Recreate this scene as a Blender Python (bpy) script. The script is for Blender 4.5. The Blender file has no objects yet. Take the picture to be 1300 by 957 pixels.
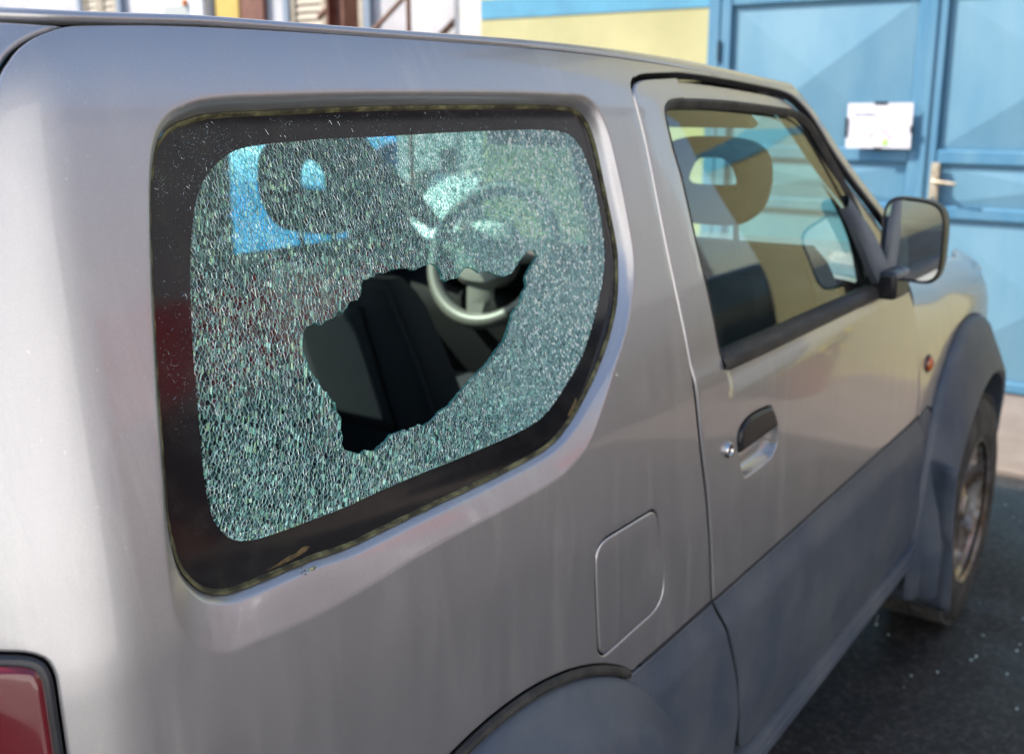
import bpy, math, random
import numpy as np
from mathutils import Vector
from mathutils.geometry import delaunay_2d_cdt

random.seed(7)
RNG = np.random.default_rng(11)
R_ = math.radians
scene = bpy.context.scene
COL = scene.collection

# ------------------------------------------------------------------ camera
cam = bpy.data.cameras.new('camera')
camo = bpy.data.objects.new('camera', cam)
COL.objects.link(camo)
CAM_POS = Vector((-.822, -1.338, 1.487))
_yaw, _pitch = R_(35.6), R_(13.01)
_fw = Vector((math.cos(_pitch)*math.cos(_yaw), math.cos(_pitch)*math.sin(_yaw), -math.sin(_pitch)))
camo.location = CAM_POS
camo.rotation_euler = _fw.to_track_quat('-Z', 'Y').to_euler()
cam.sensor_fit = 'HORIZONTAL'
cam.sensor_width = 36.0
cam.lens = 36.0*1320/1300
cam.shift_y = -45.5/1300
cam.clip_start = .02
cam.clip_end = 500
cam.dof.use_dof = True
cam.dof.focus_distance = .92
cam.dof.aperture_fstop = 6.5
scene.camera = camo

# ------------------------------------------------------------------ sky, sun, exposure
SUN_EL = 42.0
SUN_DIR = Vector((-.52, .854, 0)).normalized()          # horizontal direction towards the sun
world = bpy.data.worlds.new('World')
scene.world = world
world.use_nodes = True
wn = world.node_tree
bg = wn.nodes['Background']
sky = wn.nodes.new('ShaderNodeTexSky')
sky.sky_type = 'NISHITA'
sky.sun_disc = False
sky.sun_elevation = R_(SUN_EL)
sky.sun_rotation = math.atan2(SUN_DIR.x, SUN_DIR.y)
sky.air_density = 1.0
sky.dust_density = 1.2
sky.ozone_density = 1.0
wn.links.new(sky.outputs[0], bg.inputs[0])
bg.inputs[1].default_value = .13
sun = bpy.data.lights.new('sun', 'SUN')
sun.energy = 3.6
sun.angle = R_(.53)
sun.color = (1.0, .94, .86)
suno = bpy.data.objects.new('sun', sun)
COL.objects.link(suno)
_to = Vector((SUN_DIR.x*math.cos(R_(SUN_EL)), SUN_DIR.y*math.cos(R_(SUN_EL)), math.sin(R_(SUN_EL))))
suno.rotation_euler = _to.to_track_quat('Z', 'Y').to_euler()
suno.location = (0, 0, 20)
vs = scene.view_settings
vs.view_transform = 'Standard'
vs.look = 'None'
vs.exposure = 1.28
vs.gamma = 1.0
scene.cycles.use_denoising = True
scene.cycles.max_bounces = 14
scene.cycles.transparent_max_bounces = 40
scene.cycles.transmission_bounces = 8
scene.cycles.caustics_reflective = False
scene.cycles.caustics_refractive = False

# ------------------------------------------------------------------ materials
def nm(name):
    m = bpy.data.materials.new(name)
    m.use_nodes = True
    nt = m.node_tree
    return m, nt, nt.nodes['Principled BSDF']

def rgba(c):
    return (c[0], c[1], c[2], 1.0)

def noise_node(nt, scale, detail=4, rough=.6, stretch=(1, 1, 1), dist=0.0):
    tc = nt.nodes.new('ShaderNodeTexCoord')
    mp = nt.nodes.new('ShaderNodeMapping')
    mp.inputs['Scale'].default_value = stretch
    n = nt.nodes.new('ShaderNodeTexNoise')
    n.inputs['Scale'].default_value = scale
    n.inputs['Detail'].default_value = detail
    n.inputs['Roughness'].default_value = rough
    n.inputs['Distortion'].default_value = dist
    nt.links.new(tc.outputs['Object'], mp.inputs[0])
    nt.links.new(mp.outputs[0], n.inputs['Vector'])
    return n.outputs['Fac']

def ramp(nt, fac, stops):
    r = nt.nodes.new('ShaderNodeValToRGB')
    el = r.color_ramp.elements
    while len(el) < len(stops):
        el.new(.5)
    for e, (p, c) in zip(el, stops):
        e.position = p
        e.color = rgba(c) if not np.isscalar(c) else (c, c, c, 1)
    nt.links.new(fac, r.inputs[0])
    return r.outputs[0]

def mat(name, col, rough=.5, metal=0., col2=None, scale=12, coat=0., spec=.5, bump=0., bscale=60,
        stretch=(1, 1, 1), lo=.4, hi=.62, rough2=None, coat_rough=.05):
    m, nt, b = nm(name)
    b.inputs['Base Color'].default_value = rgba(col)
    b.inputs['Roughness'].default_value = rough
    b.inputs['Metallic'].default_value = metal
    b.inputs['Coat Weight'].default_value = coat
    b.inputs['Coat Roughness'].default_value = coat_rough
    b.inputs['Specular IOR Level'].default_value = spec
    if col2 is not None:
        f = noise_node(nt, scale, 6, .62, stretch)
        nt.links.new(ramp(nt, f, [(lo, col), (hi, col2)]), b.inputs['Base Color'])
        if rough2 is not None:
            nt.links.new(ramp(nt, f, [(lo, rough), (hi, rough2)]), b.inputs['Roughness'])
    if bump:
        f = noise_node(nt, bscale, 5, .6, stretch)
        bp = nt.nodes.new('ShaderNodeBump')
        bp.inputs['Strength'].default_value = bump
        bp.inputs['Distance'].default_value = .004
        nt.links.new(f, bp.inputs['Height'])
        nt.links.new(bp.outputs[0], b.inputs['Normal'])
    return m

def paint_mat():
    """metallic silver under a slightly dusty, finely scratched clear coat"""
    m, nt, b = nm('silver_paint')
    b.inputs['Metallic'].default_value = .82
    b.inputs['Coat Weight'].default_value = .75
    b.inputs['Coat Roughness'].default_value = .035
    big = noise_node(nt, 3.0, 5, .6)
    # dust film, dragged downwards in faint streaks
    st = noise_node(nt, 26.0, 6, .65, (1.0, .35, .16), .6)
    sc = noise_node(nt, 110.0, 3, .7, (1.0, 1.0, .05), .2)
    mx = nt.nodes.new('ShaderNodeMath'); mx.operation = 'MULTIPLY'
    nt.links.new(ramp(nt, st, [(.50, 0.0), (.74, 1.0)]), mx.inputs[0])
    nt.links.new(ramp(nt, big, [(.42, 0.0), (.62, 1.0)]), mx.inputs[1])
    mc = nt.nodes.new('ShaderNodeMix'); mc.data_type = 'RGBA'
    mc.inputs[6].default_value = (.47, .46, .465, 1)
    mc.inputs[7].default_value = (.58, .565, .55, 1)
    gr = noise_node(nt, 240.0, 1, .5)
    ad = nt.nodes.new('ShaderNodeMath'); ad.operation = 'MAXIMUM'
    nt.links.new(mx.outputs[0], ad.inputs[0]); nt.links.new(ramp(nt, gr, [(.775, 0.0), (.80, 1.0)]), ad.inputs[1])
    nt.links.new(ad.outputs[0], mc.inputs[0])
    gn = noise_node(nt, 620.0, 1, .5)
    mg = nt.nodes.new('ShaderNodeMix'); mg.data_type = 'RGBA'; mg.blend_type = 'MULTIPLY'; mg.inputs[0].default_value = 1
    nt.links.new(mc.outputs[2], mg.inputs[6]); nt.links.new(ramp(nt, gn, [(.30, .965), (.70, 1.03)]), mg.inputs[7])
    nt.links.new(mg.outputs[2], b.inputs['Base Color'])
    nt.links.new(ramp(nt, st, [(.35, .36), (.75, .48)]), b.inputs['Roughness'])
    nt.links.new(ramp(nt, sc, [(.45, .03), (.75, .11)]), b.inputs['Coat Roughness'])
    # metallic flake: very fine colour grain is below a pixel, leave it to a faint bump
    fl = noise_node(nt, 900.0, 2, .5)
    bp = nt.nodes.new('ShaderNodeBump')
    bp.inputs['Strength'].default_value = .05
    bp.inputs['Distance'].default_value = .0006
    nt.links.new(fl, bp.inputs['Height'])
    nt.links.new(bp.outputs[0], b.inputs['Normal'])
    return m

def glass_mat(name, tint, refl=.06, rough=.0, dirt=0.0, craze_glint=False):
    m, nt, b = nm(name)
    out = nt.nodes['Material Output']
    nt.nodes.remove(b)
    tr = nt.nodes.new('ShaderNodeBsdfTransparent')
    tr.inputs[0].default_value = rgba(tint)
    gl = nt.nodes.new('ShaderNodeBsdfGlossy')
    gl.inputs['Roughness'].default_value = rough
    gl.inputs['Color'].default_value = (1, 1, 1, 1)
    fr = nt.nodes.new('ShaderNodeFresnel')
    ge = nt.nodes.new('ShaderNodeNewGeometry')
    io = nt.nodes.new('ShaderNodeMapRange')           # thin sheet: the same reflectance from either side
    io.inputs['To Min'].default_value = 1.5
    io.inputs['To Max'].default_value = 1/1.5
    nt.links.new(ge.outputs['Backfacing'], io.inputs['Value'])
    nt.links.new(io.outputs[0], fr.inputs['IOR'])
    mx = nt.nodes.new('ShaderNodeMixShader')
    nt.links.new(fr.outputs[0], mx.inputs[0])
    nt.links.new(tr.outputs[0], mx.inputs[1])
    nt.links.new(gl.outputs[0], mx.inputs[2])
    last = mx.outputs[0]
    if dirt:
        df = nt.nodes.new('ShaderNodeBsdfDiffuse')
        df.inputs[0].default_value = (.45, .43, .38, 1)
        m2 = nt.nodes.new('ShaderNodeMixShader')
        f = noise_node(nt, 14, 6, .65)
        nt.links.new(ramp(nt, f, [(.4, 0.0), (.8, dirt)]), m2.inputs[0])
        nt.links.new(last, m2.inputs[1])
        nt.links.new(df.outputs[0], m2.inputs[2])
        last = m2.outputs[0]
    if craze_glint:      # micro-cracks scatter light; the whitest fragments are sparkle put into the colour
        df = nt.nodes.new('ShaderNodeBsdfDiffuse')
        df.inputs[0].default_value = (.40, .60, .61, 1)
        tl = nt.nodes.new('ShaderNodeBsdfTranslucent')
        tl.inputs[0].default_value = (.40, .62, .62, 1)
        a = nt.nodes.new('ShaderNodeMixShader'); a.inputs[0].default_value = .4
        nt.links.new(df.outputs[0], a.inputs[1]); nt.links.new(tl.outputs[0], a.inputs[2])
        at = nt.nodes.new('ShaderNodeAttribute'); at.attribute_name = 'crush_glint'
        m2 = nt.nodes.new('ShaderNodeMixShader')
        nt.links.new(at.outputs['Fac'], m2.inputs[0])
        nt.links.new(last, m2.inputs[1]); nt.links.new(a.outputs[0], m2.inputs[2])
        cc = ramp(nt, at.outputs['Fac'], [(.3, (.28, .54, .58)), (.62, (.44, .72, .74)), (.9, (.94, .98, .90))])
        nt.links.new(cc, df.inputs[0]); nt.links.new(cc, tl.inputs[0])
        last = m2.outputs[0]
    nt.links.new(last, out.inputs[0])
    return m

def crack_mat(name, col, clear, gloss=.35, grough=.18, vary=True):
    """broken edge of tempered glass: part clear, part frosted, part mirror"""
    m, nt, b = nm(name)
    out = nt.nodes['Material Output']
    nt.nodes.remove(b)
    tr = nt.nodes.new('ShaderNodeBsdfTransparent')
    tr.inputs[0].default_value = (.72, .93, .90, 1)
    df = nt.nodes.new('ShaderNodeBsdfDiffuse')
    df.inputs[0].default_value = rgba(col)
    tl = nt.nodes.new('ShaderNodeBsdfTranslucent')
    tl.inputs[0].default_value = rgba(col)
    gl = nt.nodes.new('ShaderNodeBsdfGlossy')
    gl.inputs['Roughness'].default_value = grough
    gl.inputs['Color'].default_value = (.93, 1, .98, 1)
    a = nt.nodes.new('ShaderNodeMixShader'); a.inputs[0].default_value = .35
    nt.links.new(df.outputs[0], a.inputs[1]); nt.links.new(tl.outputs[0], a.inputs[2])
    c = nt.nodes.new('ShaderNodeMixShader'); c.inputs[0].default_value = gloss
    nt.links.new(a.outputs[0], c.inputs[1]); nt.links.new(gl.outputs[0], c.inputs[2])
    d = nt.nodes.new('ShaderNodeMixShader'); d.inputs[0].default_value = 1-clear
    nt.links.new(tr.outputs[0], d.inputs[1]); nt.links.new(c.outputs[0], d.inputs[2])
    if vary:   # some facets are clean, some crushed white
        at = nt.nodes.new('ShaderNodeAttribute'); at.attribute_name = 'crush_glint'
        nt.links.new(ramp(nt, at.outputs['Fac'], [(0.0, (1-clear)*.25), (.55, (1-clear)*.8), (1.0, min(1, (1-clear)*2.2))]), d.inputs[0])
    nt.links.new(d.outputs[0], out.inputs[0])
    return m

M = {}
M['paint'] = paint_mat()
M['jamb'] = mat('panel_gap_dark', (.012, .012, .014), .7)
M['plastic'] = mat('grey_cladding_plastic', (.058, .074, .100), .5, col2=(.112, .122, .135), scale=7, lo=.38, hi=.75, bump=.25, bscale=220, spec=.5)
M['black_plastic'] = mat('black_plastic', (.009, .009, .011), .34, bump=.2, bscale=300)
M['rubber'] = mat('black_rubber', (.02, .019, .018), .6, col2=(.05, .046, .04), scale=30)
M['weather'] = mat('weathered_rubber', (.014, .013, .0125), .6, col2=(.042, .037, .033), scale=22, stretch=(.6, 1, 3))
M['sealant'] = mat('olive_sealant', (.035, .031, .014), .8, col2=(.20, .19, .085), scale=55, lo=.44, hi=.70, bump=.6, bscale=260)
M['residue'] = mat('yellow_residue', (.15, .095, .03), .8, col2=(.06, .042, .02), scale=120, bump=.6, bscale=200)
M['frit'] = mat('black_ceramic_band', (.010, .010, .0115), .075, col2=(.022, .021, .020), scale=30, lo=.45, hi=.75, rough2=.09, spec=.5)
M['liner'] = mat('dark_trim', (.013, .013, .016), .75)
M['headliner'] = mat('beige_headliner', (.30, .26, .20), .9)
M['seat'] = mat('dark_seat_fabric', (.028, .031, .042), .85, bump=.4, bscale=500)
M['seat2'] = mat('grey_seat_fabric', (.034, .039, .055), .9, bump=.4, bscale=600)
M['headrest'] = mat('brown_grey_headrest_fabric', (.020, .018, .014), .9, bump=.3, bscale=500)
M['dash'] = mat('dashboard_plastic', (.008, .008, .010), .7, spec=.15)
M['wheelgrey'] = mat('grey_steering_plastic', (.17, .165, .155), .38)
M['clear'] = glass_mat('clear_green_glass', (.70, .90, .77), dirt=.03)
M['wind'] = glass_mat('windscreen_glass', (.86, .96, .91), dirt=.06)
M['frag'] = glass_mat('cracked_glass_fragment', (.78, .95, .92), rough=.02, craze_glint=True)
M['crackline'] = crack_mat('crack_edge_white', (.74, .93, .94), .06, .55, .14)
M['crackwall'] = crack_mat('crack_wall_teal', (.34, .74, .79), .52, .45, .12)
M['hole_edge'] = crack_mat('broken_rim_teal', (.13, .45, .44), .25, .25, .2, vary=False)
M['lamp_red'] = mat('red_lens', (.13, .004, .010), .12, coat=1.0)
M['lamp_bezel'] = mat('lamp_bezel', (.022, .024, .030), .3)
M['amber'] = mat('amber_lens', (.50, .10, .012), .15, coat=1.0)
M['chrome'] = mat('chrome', (.60, .59, .58), .22, metal=1.0)
M['mirror'] = mat('mirror_glass', (.80, .82, .83), .015, metal=1.0)
M['handle_well'] = mat('handle_recess_silver', (.42, .41, .395), .32, metal=.75, coat=.7)
M['tyre'] = mat('dusty_tyre', (.028, .027, .027), .8, col2=(.085, .075, .065), scale=14, bump=.3, bscale=120)
M['rim'] = mat('silver_rim', (.46, .44, .42), .36, metal=.85, col2=(.17, .11, .065), scale=18)
M['rust'] = mat('rusty_brake', (.13, .062, .03), .85, col2=(.24, .12, .06), scale=30)
M['paper'] = mat('white_paper', (.66, .64, .68), .8)
M['under'] = mat('underbody_black', (.012, .012, .012), .9)

# ------------------------------------------------------------------ object helpers
def link(o, parent=None):
    COL.objects.link(o)
    if parent is not None:
        o.parent = parent
    return o

def tag(o, label=None, cat=None, group=None, kind=None):
    if label: o['label'] = label
    if cat: o['category'] = cat
    if group: o['group'] = group
    if kind: o['kind'] = kind
    return o

def empty(name, loc=(0, 0, 0)):
    o = bpy.data.objects.new(name, None)
    o.location = loc
    o.empty_display_size = .1
    return link(o)

def mesh_obj(name, V, F, m, parent=None, smooth=True, normals=None, mats=None, midx=None):
    me = bpy.data.meshes.new(name)
    me.from_pydata([tuple(map(float, v)) for v in V], [], [tuple(map(int, f)) for f in F])
    for mm in (mats or [m]):
        me.materials.append(mm)
    if midx is not None:
        me.polygons.foreach_set('material_index', np.asarray(midx, dtype=np.int32))
    if smooth:
        me.polygons.foreach_set('use_smooth', np.ones(len(me.polygons), dtype=bool))
    me.update()
    if normals is not None:
        me.normals_split_custom_set_from_vertices([tuple(map(float, n)) for n in normals])
    return link(bpy.data.objects.new(name, me), parent)

class MB:
    """collects simple solids into one mesh"""
    def __init__(s):
        s.V, s.F = [], []
    def add(s, V, F):
        o = len(s.V)
        s.V += [tuple(v) for v in V]
        s.F += [tuple(i+o for i in f) for f in F]
        return s
    def box(s, a, b, bevel=0.0):
        (x0, y0, z0), (x1, y1, z1) = a, b
        if bevel <= 0:
            V = [(x0,y0,z0),(x1,y0,z0),(x1,y1,z0),(x0,y1,z0),(x0,y0,z1),(x1,y0,z1),(x1,y1,z1),(x0,y1,z1)]
            return s.add(V, [(0,3,2,1),(4,5,6,7),(0,1,5,4),(1,2,6,5),(2,3,7,6),(3,0,4,7)])
        c = bevel
        V = []
        for z, i in ((z0, c), (z0+c, 0), (z1-c, 0), (z1, c)):
            for px, py in ((x0+c, y0+i), (x1-c, y0+i), (x1-i, y0+c), (x1-i, y1-c), (x1-c, y1-i), (x0+c, y1-i), (x0+i, y1-c), (x0+i, y0+c)):
                V.append((px, py, z))
        F = [tuple(range(7, -1, -1)), tuple(range(24, 32))]
        for k in range(3):
            for j in range(8):
                F.append((k*8+j, k*8+(j+1) % 8, k*8+8+(j+1) % 8, k*8+8+j))
        return s.add(V, F)
    def tube(s, pts, r, n=10, closed=False, caps=True):
        pts = [Vector(p) for p in pts]
        N = len(pts)
        rr = r if hasattr(r, '__len__') else [r]*N
        V, F = [], []
        up = None
        for i, p in enumerate(pts):
            a = pts[(i-1) % N] if (closed or i > 0) else p
            b = pts[(i+1) % N] if (closed or i < N-1) else p
            t = (b-a).normalized()
            if up is None:
                up = Vector((0, 0, 1)) if abs(t.z) < .9 else Vector((1, 0, 0))
            u = (up - t*up.dot(t)).normalized()
            w = t.cross(u)
            up = u
            for k in range(n):
                ang = 2*math.pi*k/n
                V.append(p + (u*math.cos(ang)+w*math.sin(ang))*rr[i])
        for i in range(N if closed else N-1):
            for k in range(n):
                j = (i+1) % N
                F.append((i*n+k, i*n+(k+1) % n, j*n+(k+1) % n, j*n+k))
        if caps and not closed:
            F.append(tuple(range(n-1, -1, -1)))
            F.append(tuple(range((N-1)*n, N*n)))
        return s.add(V, F)
    def lathe(s, prof, n=48, axis='y', c=(0, 0, 0), close=False):
        V, F = [], []
        for r, h in prof:
            for k in range(n):
                a = 2*math.pi*k/n
                p = {'y': (r*math.cos(a), h, r*math.sin(a)), 'z': (r*math.cos(a), r*math.sin(a), h), 'x': (h, r*math.cos(a), r*math.sin(a))}[axis]
                V.append((p[0]+c[0], p[1]+c[1], p[2]+c[2]))
        P = len(prof)
        for i in range(P if close else P-1):
            j = (i+1) % P
            for k in range(n):
                F.append((i*n+k, i*n+(k+1) % n, j*n+(k+1) % n, j*n+k))
        return s.add(V, F)
    def prism(s, poly, h0, h1, f):
        """polygon extruded between h0 and h1; f(u, v, h) -> xyz"""
        n = len(poly)
        V = [f(u, v, h0) for u, v in poly]+[f(u, v, h1) for u, v in poly]
        F = [tuple(range(n-1, -1, -1)), tuple(range(n, 2*n))]+[(i, (i+1) % n, n+(i+1) % n, n+i) for i in range(n)]
        return s.add(V, F)
    def grid(s, G, closed_u=False):
        G = np.asarray(G)
        a, b = G.shape[:2]
        F = []
        for i in range(a if closed_u else a-1):
            j = (i+1) % a
            for k in range(b-1):
                F.append((i*b+k, j*b+k, j*b+k+1, i*b+k+1))
        return s.add(G.reshape(-1, 3).tolist(), F)
    def build(s, name, m, parent=None, smooth=False, fix=True):
        import bmesh
        o = mesh_obj(name, s.V, s.F, m, parent, smooth)
        if fix:
            bm = bmesh.new(); bm.from_mesh(o.data)
            bmesh.ops.recalc_face_normals(bm, faces=bm.faces)
            bm.to_mesh(o.data); bm.free()
        if smooth:
            try: o.data.set_sharp_from_angle(angle=R_(40))
            except Exception: pass
        return o
    def build_mod(s, name, m, parent=None, bevel=0., seg=2, sub=0):
        o = s.build(name, m, parent, smooth=True)
        if bevel:
            b = o.modifiers.new('bevel', 'BEVEL'); b.width = bevel; b.segments = seg; b.limit_method = 'ANGLE'; b.angle_limit = R_(35)
        if sub:
            b = o.modifiers.new('sub', 'SUBSURF'); b.levels = sub; b.render_levels = sub
        return o

# ------------------------------------------------------------------ body surface: s runs along the car, v up the side (metres)
def smooth(a, b, x):
    t = np.clip((np.asarray(x, float)-a)/(b-a), 0, 1)
    return t*t*(3-2*t)

class Pchip:
    def __init__(s, x, y):
        x = np.array(x, float); y = np.array(y, float); h = np.diff(x); d = np.diff(y)/h; m = np.zeros(len(x))
        for i in range(1, len(x)-1):
            if d[i-1]*d[i] > 0:
                w1 = 2*h[i]+h[i-1]; w2 = h[i]+2*h[i-1]
                m[i] = (w1+w2)/(w1/d[i-1]+w2/d[i])
        m[0] = d[0]; m[-1] = d[-1]
        s.x, s.y, s.m = x, y, m
    def __call__(s, t):
        t = np.asarray(t, float)
        i = np.clip(np.searchsorted(s.x, t)-1, 0, len(s.x)-2)
        h = s.x[i+1]-s.x[i]
        u = np.clip((t-s.x[i])/h, 0, 1)
        return s.y[i]*(1+2*u)*(1-u)**2+s.m[i]*h*u*(1-u)**2+s.y[i+1]*u*u*(3-2*u)+s.m[i+1]*h*u*u*(u-1)

KV = [.20, .50, .75, .95, 1.08, 1.15, 1.30, 1.45, 1.50, 1.53, 1.56, 1.59, 1.61]
FZ = Pchip(KV, [.20, .50, .75, .95, 1.08, 1.15, 1.30, 1.45, 1.50, 1.528, 1.553, 1.574, 1.585])
FW = Pchip(KV, [.722, .735, .737, .737, .733, .724, .692, .658, .645, .634, .618, .594, .577])
FR = Pchip(KV, [0, 0, 0, 0, 0, .003, .014, .03, .04, .052, .068, .09, .105])
XC, RC = -.42, .15
def base(s, v):
    s = np.asarray(s, float); v = np.asarray(v, float)
    w = FW(v)-np.where(s > XC, .006*((s-.7)/1.2)**2, .006*(1.12/1.2)**2)
    z = FZ(v)-.055*smooth(.1, 1.35, s)**1.3*smooth(1.2, 1.5, v)
    th = np.clip((XC-s)/RC, 0, np.pi/2)
    rest = np.maximum(0, (XC-s)-RC*np.pi/2)
    x = np.where(s >= XC, s, XC-RC*np.sin(th))
    y = w-np.where(s >= XC, 0, RC*(1-np.cos(th)))-rest
    return np.stack([x+FR(v)*smooth(-.1, -.5, s), -y, z], -1)

KF = [.20, .50, .75, .88, .95, 1.00, 1.04, 1.075, 1.10]
GZ = Pchip(KF, [.20, .50, .75, .88, .946, .988, 1.015, 1.033, 1.043])
GW = Pchip(KF, [.722, .735, .737, .735, .727, .710, .684, .652, .628])
def fender(s, v):
    """front wing: the shoulder rolls over into the bonnet, the nose tapers in"""
    s = np.asarray(s, float); v = np.asarray(v, float)
    w = GW(v)-.006*((s-.7)/1.2)**2
    z = GZ(v)+smooth(.86, 1.05, v)*(.055*(1-smooth(1.40, 2.05, s))-.035*smooth(2.0, 2.75, s))
    w = w-.10*smooth(2.35, 2.98, s)**1.4
    return np.stack([s+0*v, -w, z], -1)

def surf(mapf, s, v, n):
    e = 1e-4
    a = mapf(s+e, v)-mapf(s-e, v)
    b = mapf(s, v+e)-mapf(s, v-e)
    N = np.cross(a, b)
    N /= np.linalg.norm(N, axis=-1, keepdims=True)+1e-12
    return mapf(s, v)+N*np.asarray(n, float)[..., None]

def pt(s, v, n=0., mapf=base):
    return Vector(surf(mapf, np.array([s], float), np.array([v], float), np.array([n], float))[0])

# ---------- 2-D polygon tools
def resample(poly, step, closed=True, curve=True, corner=50):
    """Catmull-Rom through the points, corners sharper than «corner» degrees kept"""
    P = np.array(poly, float)
    n = len(P)
    def pin(i):
        a, b, c = P[(i-1) % n], P[i], P[(i+1) % n]
        u, w = b-a, c-b
        return abs(math.degrees(math.atan2(u[0]*w[1]-u[1]*w[0], u@w))) > corner
    out = []
    for i in range(n if closed else n-1):
        p0, p1, p2, p3 = P[(i-1) % n], P[i], P[(i+1) % n], P[(i+2) % n]
        if not closed:
            if i == 0: p0 = 2*p1-p2
            if i == n-2: p3 = 2*p2-p1
        k = max(1, int(round(np.linalg.norm(p2-p1)/step)))
        m1 = (p2-p0)/2; m2 = (p3-p1)/2
        L = np.linalg.norm(p2-p1)
        if not curve or pin(i): m1 = p2-p1
        if not curve or pin((i+1) % n): m2 = p2-p1
        for mm in (m1, m2):
            l = np.linalg.norm(mm)
            if l > 1.1*L: mm *= 1.1*L/l
        for j in range(k):
            t = j/k
            out.append(p1*(2*t**3-3*t*t+1)+m1*(t**3-2*t*t+t)+p2*(-2*t**3+3*t*t)+m2*(t**3-t*t))
    if not closed: out.append(P[-1])
    return np.array(out)

def area(P):
    x, y = P[:, 0], P[:, 1]
    return .5*np.sum(x*np.roll(y, -1)-np.roll(x, -1)*y)

def ccw(P):
    P = np.asarray(P, float)
    return P if area(P) > 0 else P[::-1]

def offset(P, d):
    """closed contour moved outwards by d (inwards when negative)"""
    P = ccw(P)
    t = np.roll(P, -1, 0)-np.roll(P, 1, 0)
    t /= np.linalg.norm(t, axis=1, keepdims=True)+1e-12
    return P+np.stack([t[:, 1], -t[:, 0]], 1)*d

def inside(Q, P):
    Q = np.asarray(Q, float); P = np.asarray(P, float)
    r = np.zeros(len(Q), bool)
    x, y = Q[:, 0], Q[:, 1]
    j = len(P)-1
    for i in range(len(P)):
        xi, yi = P[i]; xj, yj = P[j]
        c = (yi > y) != (yj > y)
        if c.any():
            with np.errstate(divide='ignore', invalid='ignore'):
                r ^= c & (x < (xj-xi)*(y-yi)/(yj-yi)+xi)
        j = i
    return r

def dist(Q, P, closed=True):
    Q = np.asarray(Q, float); P = np.asarray(P, float)
    A = P if closed else P[:-1]
    B = np.roll(P, -1, 0) if closed else P[1:]
    D = B-A
    L = (D*D).sum(1)+1e-15
    out = np.empty(len(Q))
    for k in range(0, len(Q), 4000):
        q = Q[k:k+4000, None, :]
        t = np.clip(((q-A)*D).sum(-1)/L, 0, 1)
        out[k:k+4000] = np.sqrt((((A+t[..., None]*D)-q)**2).sum(-1)).min(1)
    return out

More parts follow.
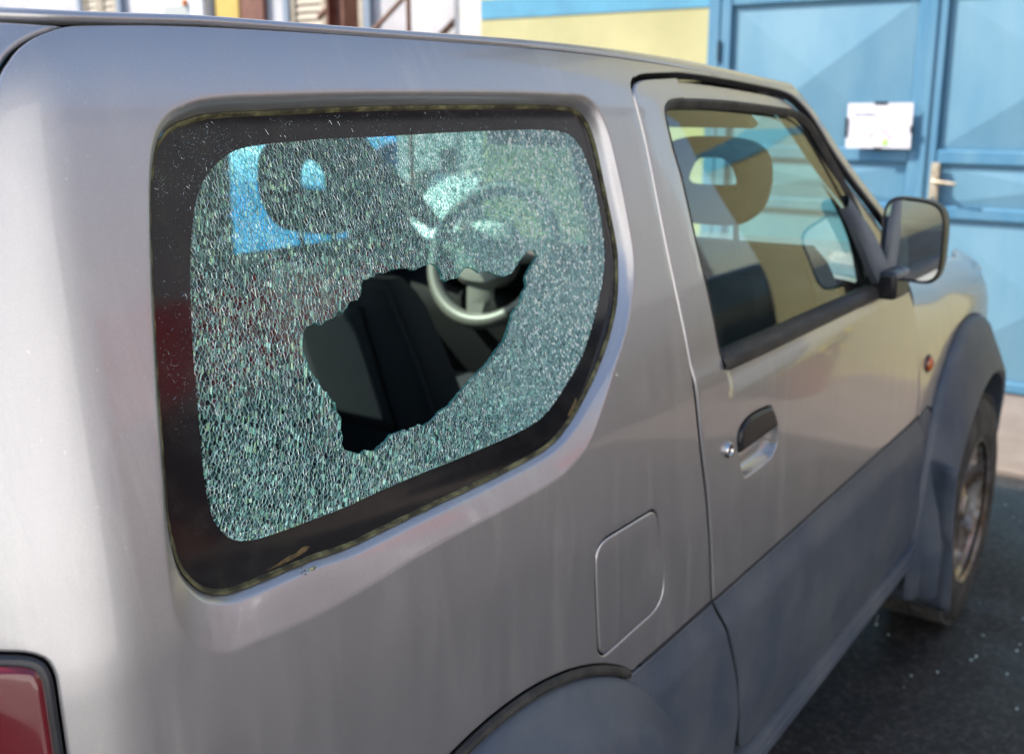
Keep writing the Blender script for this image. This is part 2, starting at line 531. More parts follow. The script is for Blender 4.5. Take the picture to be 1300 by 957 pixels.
def panel(name, outline, mat_, parent=None, holes=(), mapf=base, step=.014, detail=None, extra=(), flange=.012,
          er=.003, mirror='no', n0=0., roll_holes=True, ostep=.006, curve=True, corner=50, seam=True):
    """sheet-metal panel with rolled edges and a return flange, cut out of the body surface"""
    O = ccw(resample(outline, ostep, True, curve, corner))
    Hs = [ccw(h) for h in holes]
    loops = [O]+Hs
    pts = []; edges = []
    for L in loops:
        o = len(pts)
        pts += L.tolist()
        edges += [(o+i, o+(i+1) % len(L)) for i in range(len(L))]
    nb = len(pts)
    rings = []
    if er > 0:
        for f in (.12, .45, 1.0):
            rings.append(offset(O, -er*f))
            if roll_holes:
                rings += [offset(H, er*f) for H in Hs]
    lo, hi = O.min(0), O.max(0)
    gx, gy = np.meshgrid(np.arange(lo[0]+step/2, hi[0], step), np.arange(lo[1]+step/2, hi[1], step), indexing='ij')
    gx = gx+np.where(np.arange(gx.shape[1]) % 2 == 0, 0, step/2)[None, :]
    G = np.stack([gx.ravel(), gy.ravel()], 1)
    allb = np.concatenate(loops)
    def keep(Q, mind):
        m = inside(Q, O)
        for H in Hs: m &= ~inside(Q, H)
        Q = Q[m]
        if len(Q):
            d = np.minimum.reduce([dist(Q, L) for L in loops])
            Q = Q[d > mind]
        return Q
    cand = [keep(np.asarray(r), er*.08) for r in rings]
    ex = [keep(np.asarray(e), er*.5+.0005) for e in extra]
    Gk = keep(G, max(er*1.3, step*.45))
    if ex and len(Gk):
        E = np.concatenate(ex)
        for k in range(0, len(E), 200):
            dd = ((Gk[:, None, :]-E[None, k:k+200])**2).sum(-1).min(1)
            Gk = Gk[dd > (step*.35)**2]
    inner = [c for c in cand+ex+[Gk] if len(c)]
    P2 = np.concatenate([np.array(pts)]+inner)
    vs_, es_, fs_, _, _, _ = delaunay_2d_cdt([Vector(p) for p in P2], edges, [], 0, 1e-6)
    P2 = np.array([(p.x, p.y) for p in vs_])
    T = np.array([f for f in fs_ if len(f) == 3])
    c = P2[T].mean(1)
    m = inside(c, O)
    for H in Hs: m &= ~inside(c, H)
    T = T[m]
    ar = (P2[T[:, 1]]-P2[T[:, 0]]); br = (P2[T[:, 2]]-P2[T[:, 0]])
    flip = ar[:, 0]*br[:, 1]-ar[:, 1]*br[:, 0] < 0
    T[flip] = T[flip][:, ::-1]
    def n_of(Q):
        n = np.full(len(Q), n0, float)
        if detail is not None: n = n+detail(Q)
        if er > 0:
            d = dist(Q, O)
            if roll_holes:
                for H in Hs: d = np.minimum(d, dist(Q, H))
            d = np.clip(d, 0, er)
            n = n-(er-np.sqrt(np.maximum(er*er-(er-d)**2, 0)))*.8
        return n
    def full(Q): return surf(mapf, Q[:, 0], Q[:, 1], n_of(Q))
    V = full(P2)
    e = .0006
    dx = np.array([e, 0]); dy = np.array([0, e])
    N = np.cross(full(P2+dx)-full(P2-dx), full(P2+dy)-full(P2-dy))
    # at the rim the one-sided slope of the roll-off
    N /= np.linalg.norm(N, axis=1, keepdims=True)+1e-12
    V = V.tolist(); N = N.tolist(); F = T.tolist()
    MI = [0]*len(F)
    if flange > 0:
        start = 0
        for L in loops:
            sgn = 1 if L is O else -1
            nn = n_of(L)
            up = surf(mapf, L[:, 0], L[:, 1], nn)
            dn = surf(mapf, L[:, 0], L[:, 1], nn-flange)
            lip = surf(mapf, L[:, 0], L[:, 1], nn-min(.0018, flange*.5))
            t = np.roll(up, -1, 0)-np.roll(up, 1, 0)
            no = np.cross(t, up-dn)*sgn
            no /= np.linalg.norm(no, axis=1, keepdims=True)+1e-12
            o = len(V); k = len(L)
            if er > 0 and (L is O or roll_holes):
                for i in range(k):                      # the rim itself faces sideways
                    q = .9*no[i]+.45*np.array(N[start+i])
                    N[start+i] = (q/np.linalg.norm(q)).tolist()
            start += k
            V += up.tolist()+lip.tolist()+dn.tolist(); N += no.tolist()*3
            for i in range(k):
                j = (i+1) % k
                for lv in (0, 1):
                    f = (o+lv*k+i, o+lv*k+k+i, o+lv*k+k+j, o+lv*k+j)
                    F.append(f if sgn > 0 else f[::-1]); MI.append(lv if seam else 0)  # deeper ring takes a dark colour for the shade inside the gap
    V = np.array(V); N = np.array(N)
    if mirror != 'no':
        W = V*np.array([1, -1, 1]); NW = N*np.array([1, -1, 1])
        if mirror == 'yes':
            V, N, F = W, NW, [tuple(f)[::-1] for f in F]
        else:
            o = len(V)
            F = [tuple(f) for f in F]+[tuple(i+o for i in f)[::-1] for f in F]; MI = MI*2
            V = np.concatenate([V, W]); N = np.concatenate([N, NW])
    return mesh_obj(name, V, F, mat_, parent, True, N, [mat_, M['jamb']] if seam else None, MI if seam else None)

def band(name, A, B, nA, nB, mat_, parent, mapf=base, rows=3, bulge=0., mirror=False, wob=0.):
    """strip between two matching closed contours A (outer) and B (inner)"""
    A = np.asarray(A); B = np.asarray(B)
    G = []
    for k in range(rows+1):
        t = k/rows
        Q = A*(1-t)+B*t
        n = nA*(1-t)+nB*t+bulge*math.sin(math.pi*t)
        n = np.full(len(Q), n)
        if wob and 0 < k:
            n = n+RNG.normal(0, wob, len(Q))
        G.append(surf(mapf, Q[:, 0], Q[:, 1], n))
    G = np.array(G).transpose(1, 0, 2)
    if mirror: G = G*np.array([1, -1, 1])
    return MB().grid(G, True).build(name, mat_, parent, smooth=True)

# ------------------------------------------------------------------ contours on the body side (s, v)
SEAL = [(-0.2580, 1.4801), (-0.2829, 1.4781), (-0.2984, 1.4752), (-0.3167, 1.4702), (-0.3294, 1.4624), (-0.3384, 1.4508), (-0.3461, 1.4309), (-0.3519, 1.4069), (-0.3577, 1.3701), (-0.3639, 1.3249), (-0.3705, 1.2725), (-0.3749, 1.2334), (-0.3777, 1.2061), (-0.3796, 1.1764), (-0.3760, 1.1479), (-0.3687, 1.1318), (-0.3562, 1.1175), (-0.3392, 1.1089), (-0.3209, 1.1060), (-0.2933, 1.1046), (-0.2427, 1.1027), (-0.2011, 1.0986), (-0.0983, 1.0994), (-0.0043, 1.0992), (0.1103, 1.1030), (0.1633, 1.1185), (0.2175, 1.1506), (0.2736, 1.1962), (0.3113, 1.2405), (0.3313, 1.2886), (0.3350, 1.3174), (0.3304, 1.3861), (0.3268, 1.4399), (0.3168, 1.4664), (0.2970, 1.4795), (0.2653, 1.4840), (0.1256, 1.4851), (-0.0082, 1.4849), (-0.1201, 1.4836), (-0.2029, 1.4813)]
PANE = [(-0.2224, 1.4544), (-0.2521, 1.4499), (-0.2760, 1.4390), (-0.2942, 1.4239), (-0.3060, 1.4036), (-0.3178, 1.3658), (-0.3285, 1.3053), (-0.3342, 1.2545), (-0.3393, 1.2000), (-0.3380, 1.1736), (-0.3327, 1.1590), (-0.3216, 1.1464), (-0.3060, 1.1403), (-0.2869, 1.1374), (-0.2425, 1.1351), (-0.1938, 1.1336), (-0.1439, 1.1346), (-0.0882, 1.1344), (-0.0239, 1.1334), (0.0709, 1.1338), (0.1249, 1.1402), (0.1747, 1.1636), (0.2247, 1.1955), (0.2715, 1.2434), (0.3023, 1.2852), (0.3135, 1.3246), (0.3131, 1.3871), (0.3031, 1.4238), (0.2892, 1.4444), (0.2684, 1.4541), (0.2235, 1.4582), (0.1182, 1.4591), (0.0259, 1.4588), (-0.0733, 1.4575), (-0.1270, 1.4575), (-0.1761, 1.4561)]
HOLE = [(-0.0168, 1.3306), (-0.0340, 1.3297), (-0.0485, 1.3273), (-0.0574, 1.3308), (-0.0714, 1.3314), (-0.0798, 1.3325), (-0.0857, 1.3301), (-0.1022, 1.3315), (-0.1037, 1.3290), (-0.1199, 1.3274), (-0.1248, 1.3247), (-0.1267, 1.3177), (-0.1327, 1.3107), (-0.1448, 1.3108), (-0.1477, 1.3062), (-0.1550, 1.3026), (-0.1607, 1.3049), (-0.1659, 1.3003), (-0.1772, 1.2990), (-0.1848, 1.2963), (-0.1908, 1.2994), (-0.2019, 1.2975), (-0.2094, 1.2914), (-0.2127, 1.2794), (-0.2101, 1.2700), (-0.2083, 1.2602), (-0.1998, 1.2478), (-0.2010, 1.2432), (-0.1920, 1.2375), (-0.1912, 1.2319), (-0.1863, 1.2276), (-0.1857, 1.2186), (-0.1824, 1.2146), (-0.1859, 1.2032), (-0.1846, 1.1962), (-0.1886, 1.1894), (-0.1852, 1.1841), (-0.1684, 1.1755), (-0.1586, 1.1763), (-0.1480, 1.1729), (-0.1337, 1.1772), (-0.1223, 1.1825), (-0.1052, 1.1817), (-0.0988, 1.1794), (-0.0840, 1.1817), (-0.0756, 1.1790), (-0.0620, 1.1817), (-0.0492, 1.1873), (-0.0352, 1.1896), (0.0089, 1.2083), (0.0346, 1.2172), (0.0536, 1.2265), (0.0743, 1.2365), (0.0911, 1.2535), (0.0987, 1.2629), (0.1149, 1.2698), (0.1231, 1.2807), (0.1333, 1.2866), (0.1330, 1.2968), (0.1498, 1.3083), (0.1663, 1.3181), (0.1582, 1.3238), (0.1463, 1.3244), (0.1323, 1.3179), (0.1207, 1.3105), (0.1094, 1.3039), (0.0952, 1.3024), (0.0806, 1.3057), (0.0690, 1.3111), (0.0521, 1.3120), (0.0433, 1.3176), (0.0316, 1.3203), (0.0197, 1.3143), (0.0147, 1.3112), (0.0048, 1.3113), (-0.0033, 1.3105), (-0.0084, 1.3130), (-0.0076, 1.3191), (-0.0134, 1.3259), (-0.0187, 1.3308)]
SEAL = ccw(resample(SEAL, .006))
PANE = ccw(resample(PANE, .006))
HOLE = ccw(np.array(HOLE))
CHAMF = [(0.299, 1.4950), (0.3250, 1.4800), (0.3400, 1.4520), (0.3455, 1.4200), (0.3500, 1.3692), (0.3515, 1.3083), (0.3425, 1.2688), (0.3133, 1.2229),
         (0.2690, 1.1767), (0.2189, 1.1245), (0.1768, 1.0872), (0.1246, 1.0688), (0.0844, 1.0653), (0.0104, 1.0638), (-0.0935, 1.0638),
         (-0.2237, 1.0574), (-0.2791, 1.0580), (-0.3210, 1.0622), (-0.3523, 1.0648), (-0.3720, 1.0751), (-0.3859, 1.0909),
         (-0.3938, 1.1096), (-0.3964, 1.1287), (-0.3960, 1.1645), (-0.3900, 1.2214), (-.381, 1.30), (-.370, 1.38), (-.360, 1.435),
         (-.350, 1.462), (-.333, 1.478), (-.300, 1.4885), (-.25, 1.4925), (-.10, 1.4960), (.12, 1.4975), (.24, 1.4965)]
CHAMF = ccw(resample(CHAMF, .006))
SEAM = [(-0.4226, 1.5443), (-0.4012, 1.5462), (-0.3330, 1.5501), (-0.2322, 1.5524), (-0.1266, 1.5533), (0.0038, 1.5537), (0.1643, 1.5533),
        (0.2945, 1.5530), (0.4503, 1.5535), (0.6195, 1.5555), (0.7679, 1.5590), (0.9037, 1.5625)]
SHUT = [(0.5465, 0.7376), (0.5319, 0.8275), (0.5130, 0.9100), (0.4819, 1.0148), (0.4541, 1.1676), (0.4413, 1.3100), (0.4339, 1.4440), (0.4273, 1.4923),
        (0.4295, 1.5093), (0.4431, 1.5210), (0.4702, 1.5285), (0.5388, 1.5363), (0.6072, 1.5431), (0.7389, 1.5480), (0.8882, 1.5510), (0.9968, 1.5500), (1.0515, 1.5400)]
LOWSHUT = [(0.5465, 0.7376), (0.5759, 0.6782), (0.6074, 0.6156), (0.6300, 0.5607), (.655, .48), (.69, .42), (.74, .40)]
WIN = [(0.5656, 1.1040), (0.5542, 1.1439), (0.5351, 1.2916), (0.5246, 1.3854), (0.5141, 1.4299), (0.5094, 1.4729), (0.5126, 1.4863),
       (0.5308, 1.4975), (0.5731, 1.5035), (0.7735, 1.5130), (1.0203, 1.5170), (1.0780, 1.5080), (1.1260, 1.4830), (1.1908, 1.4178),
       (1.2615, 1.3165), (1.3080, 1.2221), (1.3333, 1.1173), (1.3340, 1.1010)]
APIL = [(1.0883, 1.5649), (1.1214, 1.5250), (1.2058, 1.4595), (1.4168, 1.2763), (1.5417, 1.1873), (1.600, 1.140)]
DOORFRONT = [(1.500, 1.118), (1.5300, 1.0900), (1.5900, 1.0350), (1.6496, 0.9470), (1.6950, 0.8394), (1.7200, 0.7350)]
CLADTOP = [(0.3129, 0.7431), (0.3974, 0.7430), (0.5148, 0.7440)]
AX_F, AX_R, AXZ = 2.25, 0.0, .334

# ------------------------------------------------------------------ the car
car = empty('parked_car', (0.0, 0.0, 0.0))
tag(car, 'silver two door off-road car with smashed rear side window and grey plastic cladding', 'car')

def chamfer_detail(Q):
    """skin sinks towards the side window: a wide soft bevel, then a tight fold at the glass"""
    d1 = dist(Q, CHAMF); d0 = dist(Q, SEAL)
    ins = inside(Q, CHAMF); hol = inside(Q, SEAL)
    t = np.where(ins, d1/(d0+d1+1e-9), 0.)
    t = np.where(hol, 1., t)
    ease = np.where(t < .12, t*t/.24, t-.06)/.94
    fold = smooth(-.0, 1., 1-d0/.0075)*ins
    n = -.0115*ease-.0065*np.where(hol, 1., fold)
    # flat saucer round the filler flap and the swage over the rear arch
    return n

ang = np.linspace(R_(54), R_(128), 16)
ARCH_R = [(AX_R+.505*math.cos(a), AXZ+.505*math.sin(a)) for a in ang]
# side of the body behind the door, B pillar, roof rail and A pillar: one pressing
q_out = ([(-.4226, 1.5443)] + SEAM[1:] + [(1.00, 1.5640), (1.06, 1.5640)] + APIL[0:] +
         [(1.568, 1.128), (1.52, 1.165), (1.40, 1.255), (1.19, 1.440), (1.125, 1.498), (1.095, 1.520)] +
         [(s, v+.0045) for s, v in SHUT[::-1][:8]] + [(.441, 1.5265), (.4245, 1.5145), (.4212, 1.4925), (.4278, 1.4440), (.4352, 1.31), (.4480, 1.1676), (.4757, 1.0148), (.5068, .91), (.5257, .8275), (.5402, .7440)] +
         [(.50, .7435), (.3974, .7430), (.3129, .7431)] + ARCH_R + [(-.38, .70), (-.64, .70)] +
         [(-.640, 1.06), (-.632, 1.145), (-.60, 1.175), (-.545, 1.20), (-.5230, 1.25), (-.508, 1.32), (-.490, 1.42), (-.4727, 1.5044), (-.4682, 1.5139), (-.4628, 1.5233), (-.4510, 1.5336), (-.4333, 1.5416)])
FUEL = ccw(resample([(0.1957, 0.9400), (0.2010, 0.9527), (0.2158, 0.9588), (0.2585, 0.9585), (0.3313, 0.9565), (0.3423, 0.9539), (0.3518, 0.9440), (0.3660, 0.9003), (0.3768, 0.8438),
        (0.3737, 0.8214), (0.3562, 0.8085), (0.3185, 0.8059), (0.2258, 0.8020), (0.2160, 0.8055), (0.2079, 0.8169), (0.1997, 0.8871)], .005))
LAMP = ccw(resample([(-.626, 1.1276), (-.53, 1.1290), (-0.5027, 1.1245), (-0.4913, 1.1181), (-0.4868, 1.1100), (-0.4851, 1.0997), (-.485, .90), (-.49, .875), (-.51, .868), (-.62, .868), (-.632, .88), (-.634, 1.115)], .006))

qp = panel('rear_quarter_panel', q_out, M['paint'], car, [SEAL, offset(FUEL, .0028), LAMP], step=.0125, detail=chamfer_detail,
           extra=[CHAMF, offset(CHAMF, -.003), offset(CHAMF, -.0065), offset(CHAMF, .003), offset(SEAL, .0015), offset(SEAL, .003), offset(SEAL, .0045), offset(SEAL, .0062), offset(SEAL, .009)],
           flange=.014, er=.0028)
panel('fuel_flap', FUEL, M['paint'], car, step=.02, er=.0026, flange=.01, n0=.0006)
# dark metal behind every gap
panel('door_jamb', [(-.62, .70), (-.60, 1.12), (-.50, 1.17), (-.47, 1.48), (-.42, 1.535), (1.05, 1.553), (1.10, 1.52), (1.52, 1.15), (1.70, 1.0), (1.74, .42), (.70, .42), (.50, .72), (.36, .72), (.25, .77), (0, .84), (-.25, .77), (-.36, .70)],
      M['jamb'], car, [offset(SEAL, .004), offset(resample(WIN, .02), .010)], step=.06, er=0, flange=0, n0=-.026)
panel('inner_trim', [(-.50, .45), (-.49, 1.10), (-.46, 1.45), (-.42, 1.53), (1.02, 1.545), (1.08, 1.51), (1.50, 1.13), (1.62, 1.0), (1.66, .36), (.70, .36)],
      M['liner'], car, [offset(SEAL, -.006), offset(resample(WIN, .02), .004)], step=.06, er=0, flange=0, n0=-.05)

# ---- tail light on the corner
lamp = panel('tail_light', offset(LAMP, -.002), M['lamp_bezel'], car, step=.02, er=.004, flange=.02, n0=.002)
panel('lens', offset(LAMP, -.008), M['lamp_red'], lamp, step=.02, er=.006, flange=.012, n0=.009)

# ---- tailgate, rear bumper
sc = -.655-.58
TG = [(-.4295, 1.5443), (-.4400, 1.5400), (-.4560, 1.5320), (-.4672, 1.5223), (-.4728, 1.5130), (-.4775, 1.5044), (-.495, 1.42), (-.513, 1.32), (-.528, 1.25), (-.55, 1.206), (-.605, 1.18), (-.638, 1.15), (-.645, 1.06), (-.645, .66), (sc, .66), (sc, 1.56)]
RW = ccw(resample([(-.66, 1.44), (-.675, 1.16), (-.70, 1.135), (sc+.02, 1.13), (sc+.02, 1.48), (-.70, 1.47)], .02))
tg = panel('tailgate', TG + [(-.75, 1.555), (-.60, 1.549)], M['paint'], car, [RW], step=.025, er=.004, mirror='both')
panel('tailgate_glass', offset(RW, .006), M['clear'], tg, step=.05, er=0, flange=0, n0=-.008, mirror='both')
panel('rear_bumper', [(-.30, .70), (-.30, .42), (sc, .42), (sc, .655), (-.64, .655), (-.60, .70)], M['plastic'], car, step=.04, er=.012, flange=.03, n0=.035, mirror='both')

# ---- rear wheel-arch flare with its rubber lip (just its crown shows at the foot of the picture)
def flare(name, cx, out_r, a0, a1, parent, mir, mapf, tops, lip_r=.395, prot=.062, n=40):
    rows = []
    for a in np.linspace(a0, a1, n):
        ro = tops(a) if callable(tops) else out_r
        r_ = [(ro, .0), (ro-.002, .010), (ro-.012, .020), (ro-.035, .030), (ro*.5+lip_r*.5, .048), (lip_r+.028, prot-.002), (lip_r+.010, prot), (lip_r, prot-.008), (lip_r-.002, prot-.03), (lip_r-.002, -.20)]
        Q = np.array([(cx+rr*math.cos(a), AXZ+rr*math.sin(a)) for rr, _ in r_])
        P = surf(mapf, Q[:, 0], np.maximum(Q[:, 1], .05), np.array([h for _, h in r_]))
        if mir: P = P*np.array([1, -1, 1])
        rows.append(P)
    return MB().grid(np.array(rows)).build(name, M['plastic'], parent, smooth=True)

for mir in (0, 1):
    flare('rear_arch_flare', AX_R, .492, R_(-10), R_(190), car, mir, base, None)
ls = [pt(AX_R+.4985*math.cos(a), AXZ+.4985*math.sin(a), .003) for a in np.linspace(R_(56), R_(140), 50)]
MB().tube(ls, .0062, 8).build('arch_lip_rubber', M['rubber'], car, smooth=True)
# cladding between rear arch and door
CLQ = [(.258, .741), (.318, .7385), (.40, .7385), (.5425, .7390), (.5719, .6782), (.6034, .6156), (.6260, .5607), (.640, .50), (.655, .40), (.40, .40), (.385, .46), (.36, .58), (.31, .68)]
def clad_detail(Q):
    top = .7395
    d = np.clip(top-Q[:, 1], 0, 1)
    return .002+.014*smooth(0, .062, d)-.010*smooth(.22, .36, d)
panel('lower_cladding', CLQ, M['plastic'], car, step=.015, detail=clad_detail, er=.003)

# ------------------------------------------------------------------ side door
def belt_detail(Q):
    """the door skin stands proud below the shoulder line"""
    s, v = Q[:, 0], Q[:, 1]
    line = 1.051+.014*smooth(.7, 1.3, s)
    in_ = smooth(.580, .592, s)
    return -.010*in_*smooth(0, .045, v-line)-.003*smooth(1.10, 1.13, v)
D_OUT = ([(.551, .7400), (.5355, .8275), (.517, .91), (.486, 1.0148), (.458, 1.1676), (.4450, 1.31), (.4376, 1.444), (.4312, 1.4923), (.4332, 1.5080), (.4455, 1.5182), (.471, 1.5252)] +
         [(s, v-.0035) for s, v in SHUT[11:]] + [(1.092, 1.5130), (1.122, 1.4900), (1.187, 1.4320), (1.395, 1.2480), (1.50, 1.160), (1.497, 1.122)] +
         [(s-.003, v) for s, v in DOORFRONT[1:]] + [(1.717, .7400)])
WINR = ccw(resample(WIN, .006, corner=70))
HND = ccw(resample([(0.6157, 0.9649), (0.6124, 0.9872), (0.6242, 1.0016), (0.6609, 1.0099), (0.7347, 1.0054), (0.7511, 0.9936), (0.7697, 0.9662), (0.7753, 0.9521),
       (0.7782, 0.9300), (0.7513, 0.9133), (0.6523, 0.9105), (0.6396, 0.9184), (0.6168, 0.9548)], .005))
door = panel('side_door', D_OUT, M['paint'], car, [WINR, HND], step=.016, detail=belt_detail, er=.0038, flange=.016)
# window frame rubber, belt strip, glass
wf = band('window_rubber', offset(WINR, .001), offset(WINR, -.012), -.004, -.012, M['rubber'], door, rows=3, bulge=.004)
bs = [pt(s, v, -.002) for s, v in [(.566, 1.108), (.70, 1.106), (.90, 1.105), (1.10, 1.104), (1.25, 1.103), (1.345, 1.102)]]
G = []
for (s, v) in [(.560, 1.109), (.575, 1.108), (.70, 1.106), (.90, 1.105), (1.10, 1.104), (1.25, 1.103), (1.350, 1.102)]:
    k = .6 if s < .57 else 1.
    G.append([pt(s, v+dv*k, n_) for dv, n_ in ((.020, -.024), (.019, -.008), (.012, .001), (.0, .004), (-.008, .003), (-.012, -.004), (-.012, -.016))])
MB().grid([[tuple(p) for p in r] for r in G]).build('belt_weatherstrip', M['weather'], door, smooth=True)
panel('door_glass', offset(WINR, .004), M['clear'], door, step=.05, er=0, flange=0, n0=-.016)
# handle: paddle in the upper half of a cup
cupdepth = .022
rows = []
for k, (f, dp) in enumerate([(0., -.001), (.002, -.006), (.005, -.014), (.012, -.020), (.025, -.022)]):
    C_ = offset(HND, -f)
    rows.append(surf(base, C_[:, 0], C_[:, 1], np.full(len(C_), dp)))
cen = HND.mean(0)
rows.append(surf(base, HND[:, 0]*0+cen[0], HND[:, 1]*0+cen[1], np.full(len(HND), -.023)))
MB().grid(np.array(rows).transpose(1, 0, 2), True).build('handle_cup', M['handle_well'], door, smooth=True)
PAD = [p for p in offset(HND, -.0015) if p[1] > .9585]
PAD = np.array(sorted(PAD, key=lambda p: math.atan2(p[1]-.972, p[0]-.69)))
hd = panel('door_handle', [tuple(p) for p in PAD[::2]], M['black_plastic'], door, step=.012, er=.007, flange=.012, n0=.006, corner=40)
lkp = pt(.5747, .9764, .0)
N_ = (pt(.5747, .9764, .01)-lkp).normalized()
lk = MB().lathe([(.0, -.0035), (.0062, -.0033), (.0068, -.0045), (.0085, -.0058), (.0105, -.0055), (.0122, -.0030), (.0128, -.0002), (.0122, .004)], 28, 'y', tuple(lkp)).build('door_lock', M['chrome'], door, smooth=True)
MB().box((lkp.x-.0010, lkp.y-.0042, lkp.z-.0042), (lkp.x+.0010, lkp.y-.003, lkp.z+.0042)).build('key_slot', M['jamb'], door)
# door cladding
CLD = [(.551, .7385), (.80, .7385), (1.10, .7385), (1.40, .7380), (1.717, .7350), (1.735, .60), (1.755, .42), (1.72, .405), (1.40, .400), (1.0, .400), (.72, .403), (.680, .42), (.648, .50), (.634, .5607), (.6114, .6156), (.5799, .6782)]
panel('door_cladding', CLD, M['plastic'], door, step=.02, detail=clad_detail, er=.003)
WC = [(1.722, .7350), (1.80, .7420), (1.86, .70), (1.84, .60), (1.80, .48), (1.79, .42), (1.760, .42), (1.740, .60)]
panel('wing_cladding', WC, M['plastic'], car, mapf=fender, step=.03, er=.003, n0=.004)
# groove rubber above the cladding
gl = [pt(s, .7412, -.001) for s in np.linspace(.318, .542, 16)]
MB().tube(gl, .0030, 6).build('cladding_groove', M['jamb'], car, smooth=True)
gl = [pt(s, .7412, -.001) for s in np.linspace(.552, 1.716, 40)]
MB().tube(gl, .0030, 6).build('cladding_groove', M['jamb'], door, smooth=True)
# sill below the door: a ribbed step
rows = []
for s in np.linspace(.48, 1.86, 60):
    lift = .05*smooth(1.70, 1.86, s)
    rows.append([tuple(pt(s, v+lift*.6, n_)) for v, n_ in ((.397, -.03), (.392, -.004), (.386, .012), (.378, .016), (.376, .012), (.366, .014), (.364, .018), (.352, .020), (.350, .016), (.340, .016), (.330, .004), (.322, -.03), (.30, -.10))])
MB().grid(rows).build('side_sill', M['plastic'], car, smooth=True)

# ------------------------------------------------------------------ front wing, bonnet, nose
def tops(a):
    # outer outline of the flare round the front arch, radius by angle
    return float(np.interp(math.degrees(a), [-15, 60, 90, 110, 130, 140, 148, 195], [.52, .545, .575, .588, .570, .545, .52, .47]))
arcF = [(AX_F+tops(a)*math.cos(a), AXZ+tops(a)*math.sin(a)) for a in np.linspace(R_(28), R_(135), 22)]
F_OUT = ([(s+.002, v) for s, v in DOORFRONT[::-1]] + [(1.50, 1.10), (2.0, 1.10), (2.5, 1.10), (2.86, 1.095), (2.90, .75), (2.86, .60)] + arcF + [(1.80, .7450)])
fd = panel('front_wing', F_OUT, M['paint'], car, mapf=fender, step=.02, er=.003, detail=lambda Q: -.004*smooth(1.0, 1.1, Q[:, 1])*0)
panel('front_wing', F_OUT, M['paint'], car, mapf=fender, step=.04, er=.003, mirror='yes')
for mir in (0, 1):
    flare('front_arch_flare', AX_F, .50, R_(-14), R_(194), car, mir, fender, lambda a: tops(a)-.003, lip_r=.402, prot=.070)
# turn-signal repeater
ip = pt(1.7732, .8607, 0, fender)
ti = MB().lathe([(.0, -.013), (.010, -.012), (.017, -.008), (.020, -.001), (.020, .004)], 24, 'y', tuple(ip)).build('side_indicator', M['amber'], car, smooth=True)
MB().lathe([(.0195, -.0035), (.0225, -.003), (.0235, .002)], 24, 'y', tuple(ip)).build('indicator_ring', M['black_plastic'], ti, smooth=True)
# mudflap behind the front wheel
rows = []
for v in np.linspace(.60, .175, 16):
    f = (v-.175)/.425
    xs = 1.795+.045*(1-f) if v < .4 else 1.80
    row = []
    for y in np.linspace(-.815, -.60, 8):
        row.append((xs+.028*(1-((y+.70)/.115)**2)*(.4+.6*f)+.045*(1-f), y, v))
    rows.append(row)
o = MB().grid(rows).build('mudflap', M['plastic'], car, smooth=True)
md = o.modifiers.new('solid', 'SOLIDIFY'); md.thickness = .012; md.offset = 0
# bonnet
st = np.linspace(1.50, 2.86, 30)
edge = surf(fender, st, np.full(30, 1.097), np.zeros(30))
G = []
for i in range(30):
    r_ = []
    for y in np.linspace(-1, 1, 25):
        x, w, z = edge[i, 0], -edge[i, 1], edge[i, 2]
        r_.append((x+.05*(1-y*y)*smooth(2.4, 2.86, x), w*y*1.0, z+.032*(1-abs(y)**2.6)*(1-.6*smooth(2.2, 2.86, x))-.004-.05*smooth(2.6, 2.86, x)**2))
    G.append(r_)
MB().grid(G).build('bonnet', M['paint'], car, smooth=True)
# nose, grille, lamps, bumper: only seen from further forward
nose = MB()
G = []
for z in np.linspace(.50, .96, 8):
    G.append([(2.835+.05*(1-(y/.62)**2)-.03*smooth(.80, .96, z), y, z) for y in np.linspace(-.625, .625, 20)])
nose.grid(G)
no = nose.build('front_panel', M['paint'], car, smooth=True)
gm = MB()
for i in range(5):
    y0 = -.30+.15*i-.05
    gm.box((2.895, y0, .74), (2.93, y0+.10, .90), .008)
gm.build('grille_slot', M['black_plastic'], no)
for y in (-.47, .47):
    MB().lathe([(.0, .028), (.05, .024), (.085, .010), (.095, -.01)], 28, 'x', (2.885, y, .83)).build('headlight', M['chrome'], no, smooth=True)
G = []
for z, dx in ((.36, .0), (.38, .05), (.44, .08), (.54, .08), (.60, .05), (.62, .0)):
    G.append([(2.86+dx+.05*(1-(y/.70)**2), y, z) for y in np.linspace(-.70, .70, 20)])
MB().grid(G).build('front_bumper', M['plastic'], car, smooth=True)

# ------------------------------------------------------------------ roof
sh = np.concatenate([np.linspace(1.075, -.15, 40), np.linspace(-.18, -.66, 34), np.linspace(-.70, -1.21, 10)])
def roof_v(s): return 1.5555+.006*smooth(.3, 1.0, s)-.006*smooth(-.25, -.46, s)
rings = []
vv = [(-.15, -.006), (-.15, -.0005), (.0, .0016), (.2, .0024), (.55, .0022), (.8, .0008), (.95, -.0016), (1.0, -.005)]
for dv, n_ in vv:
    hh = .0085+.010*smooth(-.2, .9, sh)
    rings.append(surf(base, sh, np.minimum(roof_v(sh)+dv*hh, 1.609), np.full(len(sh), n_)))
last = rings[-1]
for k in (.992, .98, .96, .93, .88, .8, .65, .45, .2, 0.):
    d = (1-k)*.57
    P = last.copy()
    xc = np.maximum(last[:, 0], -.20)
    P[:, 0] = last[:, 0]*k+xc*(1-k)
    P[:, 1] = last[:, 1]*k
    P[:, 2] += .0012*(1-math.exp(-d/.006))+.010*(1-k*k)-.012*(1-k)*smooth(-.05, -.45, P[:, 0])
    rings.append(P)
half = np.array(rings).transpose(1, 0, 2)
rb = MB().grid(half).grid(half[::-1]*np.array([1, -1, 1]))
